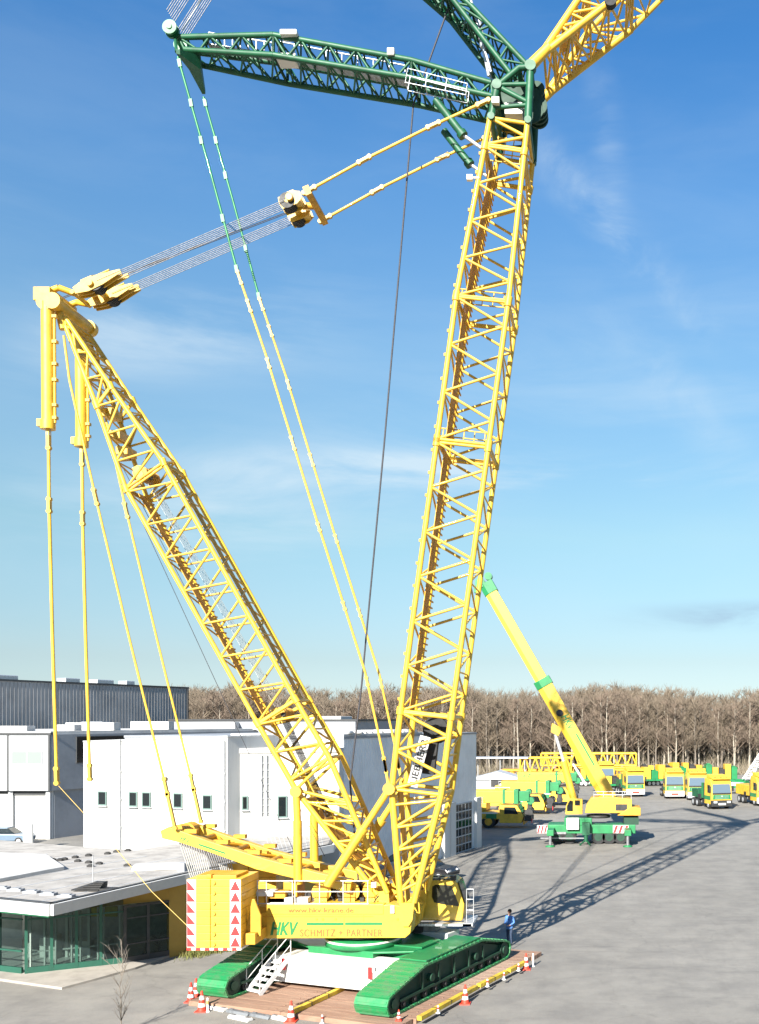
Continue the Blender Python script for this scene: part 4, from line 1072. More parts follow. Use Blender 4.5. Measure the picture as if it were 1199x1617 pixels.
for k in range(1, 5): mb.hexa([dp + nh * d + ext * (dl * k / 5 + a) + UP * z for z in (.1, pz - .1) for a, d in ((-.03, .085), (.03, .085), (.03, .115), (-.03, .115))])
mb.build('door_bar', LGREY, door)
# --- grey office building far left
g0, g1 = V((-56.8, 95, 0)), V((-52.0, 95, 0)); gb = V((.309, .951, 0)) * 31
off = thing('grey_office', g1, 'pale grey flat roofed works building with an overhanging upper floor, left edge', 'building')
zo, zt = S(0, 1249, 95).z, S(0, 1160, 95).z
lft = V((-22, 0, 0))
wallprism('upper_floor', [lft, V((0, 0, 0)), gb, gb + lft], zo, zt, MGREY, off)
mb = MB(); mb.hexa([V((x, y, z)) for z in (zo + .05, zt - .1) for x, y in ((-22, -.06), (-.1, -.06), (-.1, -.005), (-22, -.005))]); mb.build('front_panel', LGREY, off)
mb = MB()
for x in (-4.05, -.18): mb.bb(x, x + .16, -.1, -.065, zo, zt)
mb.bb(-22, .1, -.16, .3, zt + .003, zt + .18); mb.build('panel_joint', TRIMD, off)
wallprism('lower_floor', [lft + V((0, .6, 0)), V((-.2, .6, 0)), V((-.2, .6, 0)) + gb * .5, lft + gb * .5], 0, zo - .005, PLAST, off)
mb = MB(); mb.hexa([p + UP * z for z in (.0, zo - .01) for p in (V((-.15, .8, 0)), V((-.15, .8, 0)) + gb * .48, V((-.05, .8, 0)) + gb * .48, V((-.05, .8, 0)))]); mb.build('side_panel', MGREY, off)
mb = MB()
mb.bb(-3.85, -.7, .5, .59, zo - .45, zo - .05); mb.cut(); mb.bb(-8, -4.2, .5, .59, zo - .3, zo - .05); mb.build_each('shutter_box', TRIMD, off)
mb = MB(); mb.bb(-4.15, -3.75, .3, .59, 0, zo - .01); mb.cut(); mb.bb(-.6, -.2, .3, .59, 0, zo - .01); mb.build_each('pillar', LGREY, off)
window(off, V((-3.6, -.1, S(0, 1207, 95).z)), (1, 0, 0), 2.9, S(0, 1186, 95).z - S(0, 1207, 95).z, LGREY, glass_mat('milky_green_glass', (.22, .27, .24), .9), False, 1)
sd = gb.normalized(); window(off, sd * 3.0 + UP * S(0, 1205, 98).z + sd.cross(UP) * .05, sd, 6.2, 2.6, TRIMD, GLD, False, 0)
mb = MB(); mb.hexa([p + UP * z for z in (zt + .005, zt + .3) for p in (V((-22, .4, 0)), V((-.2, .4, 0)), gb + V((-.2, 0, 0)), gb + lft)]); mb.build('roof', ROOFW, off)
mb = MB()
for (q, r_, s_, hh) in ((-3, 3, 3.0, .5), (1.5, 9, 5, .8), (.5, 6, 2, .6), (4.5, 16, 4.2, .9), (8, 28, 3, .8)): mb.box(V((q - 2.0, r_, zt + .3 + hh / 2)), (s_, 1.5, hh)); mb.cut()
mb.build_each('roof_unit', ROOFW, off, .05)
mb = MB(); mb.box(V((-.5, 9.5, zt + .75)), (2.2, 1.6, .9)); mb.cut(); mb.box(V((8.2, 29.5, zt + .6)), (4, 1.5, 1.0)); mb.build_each('air_handler', MGREY, off, .05)
# --- dark clad high hall
k1 = V((-61.6, 150, 0)); k0 = V((-71.5, 119.6, 0)); kd = (k1 - k0).normalized()
dhh = thing('dark_hall', k0, 'tall dark grey hall with vertical standing seam cladding behind the offices', 'building')
kb = V((-40, 13, 0)); ks = -kd * 30
zk = 15.9
wallprism('wall', [ks, k1 - k0, k1 - k0 + kb, ks + kb], 0, zk, CLADD, dhh)
nk = kd.cross(UP); mb = MB(); LL = (k1 - k0 - ks).length
for k in range(int(LL / .55)):
    p = ks + kd * (k * .55 + .1); mb.bar(p + nk * .035 + UP * .2, p + nk * .035 + UP * (zk - .1), .05, .07, nk)
mb.build('seam', CLADD, dhh)
mb = MB(); mb.hexa([p + UP * z for z in (zk + .003, zk + .22) for p in (ks + nk * .12, (k1 - k0) + nk * .12 + kd * .1, k1 - k0 + kb, ks + kb)]); mb.build('roof_edge', TRIMD, dhh)
mb = MB()
for t, l_ in ((2.0, 3.5), (12.0, 2.4), (17.5, 3), (22, 1.6)): mb.box(kd * t - nk * 2 + UP * (zk + .5), (1.5, l_, .6), Matrix.Rotation(-.3, 3, 'Z')); mb.cut()
mb.build_each('rooflight', GALV, dhh, .1)
mb = MB(); pc = (k1 - k0) + nk * .05; mb.bar(pc - kd * .15 + nk * .05, pc - kd * .15 + nk * .05 + UP * zk, .25, .12, nk); mb.build('corner_trim', TRIMD, dhh)
# --- low building behind, seen as two grey strips left of the derrick
lb0 = S(296, 1145, 150); lbn = thing('low_grey_store', V((-60.5, 141, 0)), 'long low dark grey flat roofed store beside the dark hall', 'building')
wallprism('wall', [V((0, 0, 0)), V((28, -8, 0)), V((31, 4, 0)), V((3, 12, 0))], 0, 11.1, MGREY, lbn)
mb = MB(); mb.hexa([V((x, y, z)) for z in (11.103, 11.35) for x, y in ((-.15, -.15), (28.2, -8.2), (31, 4), (3, 12))]); mb.build('roof_edge', TRIMD, lbn)
mb = MB(); mb.box((22, -3, 11.5), (8, 3, .5), Matrix.Rotation(-.28, 3, 'Z')); mb.build('rooflight', ROOFW, lbn, .05)
# --- showroom
N0 = V((-22.3, 40.8, 0)); E1 = V((-20.2, 48.6, 0)); E2 = V((-16.1, 60.2, 0)); Lf = V((-40, 48.0, 0))
show = thing('showroom', V((-25.6, 44.6, 0)), 'low flat roofed showroom with green framed glass front, ochre wall and white fascia', 'building')
q = lambda p: V((p[0], p[1], 0)) - show.location
roofp = [q(N0), q(E1), q(E2), q((-17.3, 65.8)), q((-24, 68.5)), q((-26.9, 58.2)), q((-30.7, 59.7)), q((-38, 63.2)), q((-52, 68)), q(Lf)]
mb = MB(); mb.prism([p + UP * 3.47 for p in roofp], (0, 0, .33)); mb.build('roof', ROOFM, show)
def strip(pts, off, z0, z1, th, m, nm):
    mb = MB()
    for a, b in zip(pts, pts[1:]):
        d = (b - a).normalized(); n_ = d.cross(UP)
        mb.hexa([p + UP * z for z in (z0, z1) for p in (a + n_ * off, b + n_ * off, b + n_ * (off + th), a + n_ * (off + th))])
    return mb.build(nm, m, show)
edge = [q(Lf), q(N0), q(E1), q(E2), q((-17.3, 65.8))]
strip(edge, .0, 3.42, 3.88, .12, FASC, 'fascia')
strip(edge, -.25, 3.80, 3.92, .2, TRIMD, 'gutter')
strip([q(Lf), q(N0)], .005, 3.36, 3.42, .11, GRN2, 'fascia_trim')
F0, F1, F2, F3 = G(39, 1541), G(195, 1524), G(267, 1512), G(293, 1508)
FL = G(-110, 1524)
mb = MB()
fl = [q(p) + UP * .105 for p in (FL, F0, F1, F2, F3, E2, V((-17.3, 65.8, 0)), V((-40, 62, 0)), V((-46, 50, 0)))]
mb.face(range(mb.add(fl), len(fl))); mb.build('interior_floor', mat('shop_floor_tile', (.60, .60, .57), .35, var=.1), show, fixn=False)
fq = [q(p) for p in (F2, F3)]; d23 = (fq[1] - fq[0]).normalized(); n23 = d23.cross(UP)
mb = MB(); mb.hexa([p + UP * z for z in (0, 3.465) for p in (fq[0], fq[1], fq[1] - n23 * .3, fq[0] - n23 * .3)])
d3 = (q(E2) - fq[1]); mb.hexa([p + UP * z for z in (0, 3.465) for p in (fq[1] + d23 * .003, q(E2) - V((.6, 0, 0)), q(E2) - V((.9, 0, 0)), fq[1] - n23 * .3)])
d12 = q(F2) - q(F1); n12 = d12.normalized().cross(UP)
e12 = q(F2) - q(F0); n02 = e12.normalized().cross(UP)
mb.hexa([p + UP * z for z in (2.75, 3.465) for p in (lerp(q(F0), q(F1), .45), fq[0] - d23 * .004, fq[0] - n23 * .2, lerp(q(F0), q(F1), .45) - n02 * .2)])
mb.build('ochre_wall', OCHRE, show)
mb = MB(); mb.hexa([p + UP * z for z in (0, 3.46) for p in (q((-46, 51.5)), q((-22.0, 52.2)), q((-22.0, 52.5)), q((-46, 51.8)))]); mb.build('back_wall', mat('interior_wall', (.55, .53, .49), .8, var=.1), show)
mb = MB(); mb.prism([p - UP * .035 for p in [r + UP * 3.465 for r in (q(N0), q(E1), q((-21, 56)), q((-46, 56)), q(Lf))]], (0, 0, .03)); mb.build('soffit', mat('soffit_board', (.5, .48, .44), .8, var=.06), show)
SHG = mat('shop_frame_green', (.012, .085, .055), .45, var=.1)
GLS.node_tree.nodes['Mix Shader'].inputs['Fac'].default_value = .2
def glazing(a, b, n, top, low_green=True, post_m=SHG, rails=(1.05, 2.45)):
    d = (b - a); l = d.length; d = d.normalized(); n_ = d.cross(UP)
    for k in range(n):
        p0 = a + d * (l * k / n); wd_ = l / n
        mb = MB()
        hx = lambda a0, a1, z0, z1, d0, d1: mb.hexa([p0 + d * aa + n_ * dd + UP * z for z in (z0, z1) for aa, dd in ((a0, d0), (a1, d0), (a1, d1), (a0, d1))])
        hx(0, .12, .1, top, -.06, .06); hx(.125, wd_ - .004, .1, .36, -.05, .05); hx(.125, wd_ - .004, top - .1, top, -.05, .05)
        for r_ in rails: hx(.125, wd_ - .004, r_, r_ + .07, -.04, .045)
        f = mb.build('glazed_bay', post_m, show)
        mb = MB(); hx = lambda a0, a1, z0, z1, d0, d1: mb.hexa([p0 + d * aa + n_ * dd + UP * z for z in (z0, z1) for aa, dd in ((a0, d0), (a1, d0), (a1, d1), (a0, d1))])
        hx(.122, wd_ - .002, .2, top - .05, -.008, .008); mb.build('pane', GLS, f)
glazing(q(FL), q(F0) - (q(F0) - q(FL)).normalized() * .13, 4, 3.4)
glazing(q(F0), q(F1), 4, 3.4 , rails=(2.45,))
glazing(q(F1) + d12.normalized() * .01, q(F2), 2, 2.74, post_m=TRIMD, rails=(.9, 2.1))
mb = MB()                                                # things seen inside through the glass
di = (q(F1) - q(F0)).normalized(); ni = di.cross(UP); li = (q(F1) - q(F0)).length
for t in (.06, .2, .31, .47, .56, .74, .80, .97): a = q(F0) + di * (li * t) - ni * .35; mb.bar(a + UP * .12, a + UP * 3.3, .07, .07); mb.cut()
for z in (.95, 2.75): mb.bar(q(F0) + di * .1 - ni * .35 + UP * z, q(F1) - di * .1 - ni * .35 + UP * z, .05, .06); mb.cut()
mb.build_each('inner_frame', WHT, show); mb = MB()
for x, y, w_, h_ in ((60, 1530, .5, .9), (72, 1534, .35, 1.1), (110, 1528, 1.2, .7), (150, 1522, .8, .55), (172, 1518, .6, .6)):
    p = G(x, y - 8); p = q(p) + V((-.2, 1.2, 0)); mb.box(p + UP * (.1 + h_ / 2), (w_, .5, h_)); mb.cut()
mb.build_each('shop_furniture', WHT, show); mb = MB()
for x in (45, 70, 105, 140, 190): 
    p = q(G(x, 1515)); mb.bb(p.x - .06, p.x + .06, p.y, p.y + .12, .1, 3.4); mb.cut()
mb.build_each('interior_column', WHT, show)
mb = MB(); p = q(G(165, 1500)); mb.box(p + UP * 1.9, (1.3, .05, .5)); mb.build('display_board', mat('yellow_display_board', (.6, .5, .05), .5), show)
# roof details
zr = 3.80
def RP(x, y): D = F * (H - zr) / (y - PY0); return V(((x - PX0) / F * D, D, 0)) - show.location + UP * zr
mb = MB(); a, b = RP(-60, 1405), RP(102, 1374); c, d = RP(70, 1352), RP(-60, 1350)
mb.prism([a, b, lerp(b, c, .9), d], (0, 0, .2)); mb.build('roof_step', ROOFW, show, .03)
mb = MB(); a, b = RP(210, 1372), RP(290, 1380); mb.box((RP(255, 1372)) + UP * .12, (2.6, 1.2, .24), Matrix.Rotation(.3, 3, 'Z')); mb.build('roof_kerb', ROOFW, show, .05)
for pts, m_, sz in ((((14, 1354), (30, 1354), (47, 1355), (64, 1357), (83, 1359), (95, 1359.5), (102, 1358), (119, 1355), (123, 1361), (140, 1352), (140, 1363), (143, 1369), (157, 1365), (170, 1349), (184, 1346), (202, 1344), (201, 1368)), DARK, (.28, .22, .1)), (((3, 1404), (25, 1407), (50, 1410), (77, 1413.5), (105, 1416.5)), MGREY, (.62, .35, .1))):
    for x, y in pts:
        mb = MB(); mb.box(RP(x, y) + UP * .052, sz); mb.box(RP(x, y) + UP * .12, (sz[0] * .6, sz[1] * .6, .04)); mb.build('roof_drain' if sz[0] > .5 else 'roof_vent', m_, show)
mb = MB(); mb.tube(RP(147, 1398), RP(147, 1398) + UP * 1.35, .022); mb.build('antenna', GALV, show)
mb = MB(); c = RP(152, 1406)
for k in range(5): mb.box(c + V((-.3 + k * .12, .0, .08 + k * .07)), (1.2 - k * .18, .8 - k * .1, .05))
mb.box(c + V((.6, -.1, .07)), (.7, .5, .12)); mb.build('roof_ventilator', DARK, show)
mb = MB()
for k in range(14): mb.tube(RP(432 + k * 6, 1352 - k * 1.3), RP(415 + k * 7, 1310 - k * .3), .02, n=4); mb.cut()
mb.build_each('roof_seam', LGREY, show)
mb = MB(); mb.box(RP(288, 1376) + UP * .22, (.35, .35, .42)); mb.build('flue_box', MGREY, show)
mb = MB()
for k in range(11):
    a = q(N0) + V((-1.2 - k * 1.9, .55 + k * .62, 3.805)); mb.bar(a, a + V((.309, .951, 0)) * (14 - k * .3), .09, .014); mb.cut()
mb.build_each('roof_seam', LGREY, show)
# light strip wall on the roof by the hall
mb = MB(); mb.box(RP(450, 1316) + UP * .3, (2.6, .8, .6), Matrix.Rotation(.25, 3, 'Z')); mb.build('roof_duct', ROOFW, show, .04)
# ================================================================ vehicles
TYRE, RIMY = BLK, YEL2
WSC = glass_mat('sky_tinted_windscreen_glass', (.10, .14, .18), .88)  # sky reflection put into the glass as a blue-grey base tint
LAMP = mat('headlamp_glass', (.7, .72, .74), .15, .3, var=0)
def wheel(parent, c, ax, r, w_, rim=GALV, name='wheel'):
    mb = MB(); mb.disc(c, ax, r, w_, 20); o = mb.build(name, TYRE, parent)
    mb = MB(); mb.disc(c, ax, r * .58, w_ * 1.04, 16); mb.disc(c, ax, r * .22, w_ * 1.12, 10); mb.build('rim', rim, o)
    return o
def truck(p, label, rz=0.0, grille=GRN, load=None, dark_low=False):
    """cab-over lorry, front towards -Y"""
    o = thing('lorry', p, label, 'truck', 'yellow and green lorries parked in a row', rz)
    mb = MB(); prof = [(0, .55), (-.02, 1.35), (.02, 1.75), (.22, 3.05), (.5, 3.45), (2.2, 3.5), (2.25, .55)]
    mb.prism([(-1.25, y, z) for y, z in prof], (2.5, 0, 0)); cab = mb.build('cab', YEL, o, .06)
    mb = MB(); mb.prism([(-1.12, .005, 1.86), (1.12, .005, 1.86), (1.05, .19, 2.86), (-1.05, .19, 2.86)], (0, -.04, .008)); mb.build('windscreen', WSC, cab)
    mb = MB(); mb.bb(-1.14, 1.14, -.02, .03, 1.70, 1.84); mb.build('wiper_panel', DARK, cab)
    mb = MB(); mb.hexa([(-1.13, -.04, 1.12), (1.13, -.04, 1.12), (1.13, .1, 1.12), (-1.13, .1, 1.12), (-1.05, -.03, 1.66), (1.05, -.03, 1.66), (1.05, .1, 1.66), (-1.05, .1, 1.66)]); mb.build('grille', grille, cab, .02)
    mb = MB()
    for z in (1.25, 1.4, 1.53): mb.box((0, -.05, z), (1.7, .03, .03))
    mb.disc((0, -.06, 1.5), (0, 1, 0), .1, .03, 14); mb.build('grille_bar', GALV, cab)
    mb = MB(); mb.bb(-1.26, 1.26, -.12, .3, .3, 1.04); mb.build('bumper', DARK if dark_low else LGREY, o, .05)
    mb = MB(); mb.bb(-.45, .45, -.14, -.125, .5, .72); mb.build('number_plate', ORG if not dark_low else WHT, o)
    for s_ in (-1, 1):
        mb = MB(); mb.bb(s_ * .82 - .22, s_ * .82 + .22, -.14, -.1, .72, .95); mb.build('headlight', LAMP, o, .01)
        mb = MB(); mb.box((s_ * 1.42, .12, 2.35), (.2, .12, .6)); mb.tube((s_ * 1.25, .15, 2.55), (s_ * 1.42, .15, 2.55), .03); mb.build('mirror', DARK, o)
        mb = MB(); mb.prism([(s_ * 1.255, .35, 1.85), (s_ * 1.255, 1.25, 1.85), (s_ * 1.255, 1.25, 2.75), (s_ * 1.255, .5, 2.75)], (s_ * .01, 0, 0)); mb.build('side_window', GLD, cab)
        for y in (1.1, 4.6, 5.9): wheel(o, (s_ * 1.05, y, .5), (1, 0, 0), .5, .36)
    mb = MB(); mb.bb(-1.1, 1.1, .02, .4, 3.42, 3.62); mb.prism([(-1.0, .5, 3.5), (-1.0, 2.2, 3.5), (-1.0, 2.2, 3.95), (-1.0, 1.5, 3.9)], (2.0, 0, 0)); mb.build('roof_spoiler', YEL, o, .03)
    mb = MB(); mb.bb(-.45, .45, 1.0, 7.2, .72, 1.0); mb.bb(-1.05, 1.05, 2.5, 3.4, .5, 1.0); mb.build('chassis', DARK, o)
    mb = MB()
    for s_ in (-1, 1): mb.bb(s_ * 1.258 - .006, s_ * 1.258 + .006, .35, 2.2, 1.05, 1.5); mb.cut()
    mb.build_each('green_stripe', GRN, cab)
    mb = MB()
    for x in (-.7, 0, .7): mb.box((x, .3, 3.66), (.2, .1, .07)); mb.cut()
    mb.build_each('marker_lamp', ORG, cab)
    o.scale = (1.1, 1.1, 1.1)
    mb = MB(); mb.bb(-1.24, 1.24, 2.26, 2.5, 1.0, 2.9); mb.bb(-1.2, -.4, 3.6, 4.4, .95, 1.5); mb.bb(.4, 1.2, 3.6, 4.4, .95, 1.5); mb.build('equipment_rack', DARK, o, .02)
    if load == 'green': mb = MB(); mb.bb(-1.2, 1.2, 2.5, 3.3, 1.1, 2.9); mb.build('load_box', GRN, o, .03); mb = MB(); mb.bb(-1.1, 1.1, 4.5, 6.6, 1.06, 2.0); mb.build('spare_block', GRN2, o, .03)
    if load == 'ballast':
        mb = MB(); mb.bb(-1.2, 1.2, 2.6, 7.0, 1.05, 2.3); mb.build('load_box', YEL, o, .04)
    return o
truck(G(1140, 1278), 'nearest lorry with a dark bumper and green grille, standing in front of the row', .28, GRN, 'green', True)
truck(G(1066, 1261.5), 'middle lorry of the row with a pale grey bumper, left of its twin', .06, GRN, None)
truck(G(1102, 1264), 'lorry with a pale grey bumper between its twin and the nearest lorry', .06, GRN, 'green')
truck(G(1004, 1258.5), 'leftmost lorry of the row, right of the boom crane\'s rear end', .22, GRN, 'green')
truck(G(1212, 1273), 'lorry cut off by the right edge of the photograph', .25, GRN, 'ballast')
def trailer(p, L_, rz, label, loadh, loadm, z0=1.3, bed=GRN, two=None):
    o = thing('flatbed_trailer', p, label, 'trailer', 'loaded trailers behind the lorries', rz)
    mb = MB(); mb.bb(-L_ / 2, L_ / 2, -1.25, 1.25, .95, 1.25); mb.build('bed', bed, o, .03)
    for x in (L_ * .2, L_ * .32, L_ * .44):
        for s_ in (-1, 1): wheel(o, (x, s_ * 1.0, .48), (0, 1, 0), .48, .36)
    mb = MB()
    n_ = 6; rr = random.Random(int(L_ * 10))
    for k in range(n_):
        w_ = L_ / n_ * .9; x = -L_ / 2 + (k + .5) * L_ / n_; hh = loadh * rr.uniform(.45, 1.0); yy = rr.uniform(.8, 1.2)
        mb.bb(x - w_ / 2, x + w_ / 2, -yy, yy, 1.255, 1.255 + hh)
        if k % 2: mb.bb(x - w_ * .3, x + w_ * .3, -yy * .5, yy * .5, 1.255 + hh, 1.45 + hh)
        mb.cut()
    for k, bo_ in enumerate(mb.build_each('load_block', loadm, o, .05)):
        if k in (1, 3, 5): bo_.data.materials[0] = (GRN, DARK, GRN)[k // 2]
    mb = MB()
    for k in range(6): x = -L_ / 2 + (k + .5) * L_ / 6; mb.bb(x - .03, x + .03, -1.27, 1.27, 1.0, 1.3)
    mb.build('lashing_post', DARK, o)
    return o
trailer(G(1050, 1243) + V((0, 3, 0)), 7.5, .25, 'trailer with tall yellow load behind the gap between the first two lorries', 2.9, YEL)
trailer(G(1180, 1252), 8, .9, 'low green trailer with white boxes, right of the nearest lorry', .9, LGREY)
trailer(G(1092, 1243) + V((0, 6, 0)), 7, .1, 'trailer with yellow blocks showing just above the two twin lorries', 2.6, YEL2)
trailer(G(965, 1250), 6.5, .2, 'low trailer with yellow blocks behind the boom crane\'s rear', 1.6, YEL)
# lattice boom sections stored at the edge of the wood
def stored(p, L_, rz, label, ht, m):
    o = thing('boom_section', p, label, 'crane section', 'lattice boom sections stored by the wood', rz)
    mb = MB(); z0 = .5
    A = [V((-L_ / 2, -1.2, z0)), V((-L_ / 2, -1.2, z0 + ht)), V((-L_ / 2, 1.2, z0 + ht)), V((-L_ / 2, 1.2, z0))]; B = [p_ + V((L_, 0, 0)) for p_ in A]
    truss(mb, A, B, max(5, int(L_ / 1.6)), .2, .13, 2, nt_=6); mb.build('lattice_frame', m, o)
    mb = MB()
    for x in (-.35, .35): mb.box((x * L_, 0, .25), (.4, 2.8, .5)); mb.cut()
    mb.build_each('support_timber', WOOD, o); return o
p = G(945, 1232); stored(V((S(930, 0, 186).x, 186, 0)), 17.5, 0, 'longest stored yellow lattice section, its top rail standing highest by the wood', 2.2, YEL).location.z = 2.3
stored(V((S(940, 0, 184).x, 184, 0)), 14, .02, 'stored yellow lattice section directly under the longest one', 2.0, YEL2)
stored(S(862, 1215, 178) * 1 - V((0, 0, S(862, 1215, 178).z)), 9, .05, 'short stored yellow lattice section left of the boom crane\'s lifting cylinder', 2.6, YEL).location.z = 1.4
# pale lattice mast leaning at the right edge
o = thing('leaning_mast', G(1170, 1246), 'pale lattice mast sloping up at the right edge of the yard', 'mast')
mb = MB(); a0 = V((0, 0, 1.2)); d = V((4.5, 3, 6.0)); wv_ = V((1.0, -.3, 0))
A = [a0, a0 + wv_, a0 + wv_ + V((0, 1, -.8)), a0 + V((0, 1, -.8))]; truss(mb, A, [x + d for x in A], 8, .1, .06, 1); mb.build('mast_frame', WHT, o)
mb = MB(); mb.box((.6, .6, .6), (2.4, 2.4, 1.1)); mb.build('mast_base', LGREY, o, .04)
# ---- parked all-terrain cranes (front towards +X)
def at_crane(p, label, rz, boomlen=9.0, tall=3.95, rear=12.5):
    o = thing('mobile_crane', p, label, 'mobile crane', 'parked mobile cranes with lowered booms', rz)
    mb = MB(); mb.prism([(-13, -1.4, .95), (-1.9, -1.4, .95), (-1.9, -1.4, 1.55), (-3, -1.4, 1.75), (-13, -1.4, 1.75)], (0, 2.8, 0)); mb.build('carrier', YEL, o, .04)
    mb = MB(); mb.bb(-13, -2.2, -1.42, -1.405, 1.52, 1.66); mb.build('white_stripe', WHT, o)
    mb = MB(); mb.prism([(-2.0, -1.4, .55), (.3, -1.4, .55), (.45, -1.4, 1.15), (.25, -1.4, 1.75), (-.15, -1.4, 2.35), (-2.0, -1.4, 2.4)], (0, 2.8, 0)); cab = mb.build('cab', YEL, o, .05)
    mb = MB(); mb.prism([(-1.5, -1.41, 1.5), (-.05, -1.41, 1.5), (-.35, -1.41, 2.2), (-1.5, -1.41, 2.2)], (0, -.012, 0)); mb.build('side_window', GLD, cab)
    mb = MB(); mb.prism([(.36, -1.2, 1.5), (.36, 1.2, 1.5), (-.02, 1.2, 2.28), (-.02, -1.2, 2.28)], (.02, 0, .012)); mb.build('windscreen', GLD, cab)
    for x in (-3.15, -4.75, -8.2, -10.0, -11.8):
        for s_ in (-1, 1): wheel(o, (x, s_ * 1.15, .68), (0, 1, 0), .68, .5, RIMY)
    mb = MB(); mb.bb(-9.5, -3.4, -1.3, 1.3, 1.8, 2.6); mb.build('upper_deck', YEL, o, .05)
    zb_ = tall - 1.35
    mb = MB(); mb.prism([(-rear, y, z) for y, z in ((-.75, zb_), (.75, zb_), (.75, tall - .1), (.6, tall), (-.6, tall), (-.75, tall - .1))], (rear + boomlen - 9.2, 0, 0)); bm_ = mb.build('boom', YEL, o, .03)
    x1 = boomlen - 9.2
    mb = MB(); mb.bb(x1 + .003, x1 + .5, -.85, .85, zb_ - .1, tall + .05); mb.bb(x1 + .5, x1 + 1.6, -.6, .6, zb_ + .15, tall - .15); mb.disc((x1 + 1.7, 0, zb_ + .2), (0, 1, 0), .4, .9, 16); mb.disc((x1 + 1.5, 0, tall - .2), (0, 1, 0), .3, .9, 16)
    mb.build('boom_head', GRN, o, .03)
    mb = MB(); mb.bb(x1 - 1.2, x1 - .9, -.8, .8, zb_ - .05, tall + .03); mb.cut(); mb.bb(-3.4, -2.3, -1.42, -1.38, 1.0, 1.5); mb.build_each('green_collar', GRN, o, .01)
    mb = MB(); mb.bb(.62, 1.3, -1.1, 1.1, .75, 1.25); mb.disc((1.0, -.6, 1.6), (0, 1, 0), .42, .5, 14); mb.disc((1.0, .5, 1.7), (0, 1, 0), .42, .5, 14); mb.tube((.6, -.2, 1.2), (1.2, .2, 2.1), .12); mb.build('front_equipment', DARK, o, .03)
    mb = MB(); mb.box((1.35, -.9, .75), (.06, .5, .45)); mb.build('warning_board', RED, o)
    mb = MB()
    for x in (-8.5, -7.2, -6.0, -4.6): mb.box((x, -1.2, 2.75), (.7, .5, .3)); mb.cut()
    for k in range(5): mb.tube((-9 + k * 1.3, -1.35, 2.6), (-9 + k * 1.3, -1.35, 3.2), .025); 
    mb.tube((-9, -1.35, 3.2), (-3.8, -1.35, 3.2), .025); mb.build_each('deck_equipment', GALV, o)
    mb = MB(); mb.box((x1 + 1.6, 0, zb_ - .6), (.5, .5, .9)); mb.disc((x1 + 1.6, 0, zb_ - .9), (0, 1, 0), .38, .35, 14); mb.build('hook_block', DARK, o, .04)
    mb = MB(); mb.bb(.44, .6, -1.3, 1.3, .4, .8); mb.build('bumper', YEL2, o, .03)
    mb = MB(); mb.disc((.62, -.9, 1.0), (1, 0, 0), .13, .05, 12); mb.cut(); mb.disc((.62, .9, 1.0), (1, 0, 0), .13, .05, 12); mb.build_each('headlight', LAMP, o)
    return o, bm_, zb_, tall
Dd = F * H / 171
at_crane(V((S(822, 0, Dd).x, Dd, 0)), 'nearest parked mobile crane with yellow wheel rims, half hidden by the workshop corner', -.06, 8.6)
Dd = 121; at_crane(V((S(858, 0, Dd).x, Dd, 0)), 'middle parked mobile crane, its green boom head behind the nearest one', -.12, 9.6, rear=5.0)
Dd = 133; o, bm_, zb_, tall = at_crane(V((S(897, 0, Dd).x, Dd, 0)), 'farthest parked mobile crane, boom lettered in green beside the hut', -.05, 8.8, tall=4.4, rear=6.6)
lettering('HKV', V((-6.4, -.76, zb_ + .5)), (1, 0, 0), UP, 1.5, .6, GTXT, bm_, shear=.2, bold=.02)
mb = MB(); mb.bb(-5.2, -.6, -.765, -.755, tall - .35, tall - .22); mb.build('green_stripe', GTXT, bm_)
# ---- telescopic crane on outriggers
Dc = 93.0; tcx = S(935, 0, Dc).x
tel = thing('telescopic_crane', (tcx, Dc, 0), 'yellow telescopic crane on green outriggers with its boom raised, mid yard', 'mobile crane')
T = lambda x, y, v=0.0: V(((x - PX0) / F * (Dc + v) - tcx, v, H - (y - PY0) / F * (Dc + v)))
mb = MB(); mb.bb(T(866, 0).x, T(1003, 0).x, -1.35, 1.35, .95, 1.75); mb.bb(T(892, 0).x, T(935, 0).x, -1.4, 1.4, 1.7, 2.35); mb.build('carrier', GRN, tel, .04)
mb = MB(); mb.bb(T(866, 0).x, T(895, 0).x, -1.45, -1.36, .9, 1.1); mb.bb(T(866, 0).x - .6, T(925, 0).x, -2.0, -1.8, .55, .65); mb.build('step_plate', STEEL, tel)
for sx in (-1, 1):
    for sy in (-1, 1):
        cx_ = T(925, 0).x if (sx < 0) == (sy < 0) and False else (T(872, 0).x if sx < 0 else T(990, 0).x)
        mb = MB(); y0, y1 = sorted((sy * 1.2, sy * 3.6)); mb.bb(cx_ - .3, cx_ + .3, y0, y1, 1.0, 1.5); ob = mb.build('outrigger', GRN, tel, .02)
        mb = MB(); mb.tube((cx_, sy * 3.4, .15), (cx_, sy * 3.4, 1.2), .14, n=10); mb.build('jack', STEEL, ob)
        mb = MB(); mb.lathe([(0, 0), (.42, 0), (.42, .08), (.2, .16), (0, .16)], (cx_, sy * 3.4, 0), 14); mb.build('foot_plate', GRN, ob)
for x0_, x1_ in ((850, 866), (968, 992)):
    mb = MB(); mb.bb(T(x0_, 0).x, T(x1_, 0).x, -1.48, -1.37, 1.0, 1.72); pn = mb.build('warning_panel', WRF, tel)
    mb = MB(); a, b = T(x0_, 0).x, T(x1_, 0).x; st_ = (b - a) / 3
    for k in range(3): mb.prism([(a + k * st_, -1.485, 1.02), (a + k * st_ + st_ * .5, -1.485, 1.02), (a + k * st_ + st_, -1.485, 1.70), (a + k * st_ + st_ * .5, -1.485, 1.70)], (0, -.005, 0))
    mb.build('warning_stripe', RED, pn)
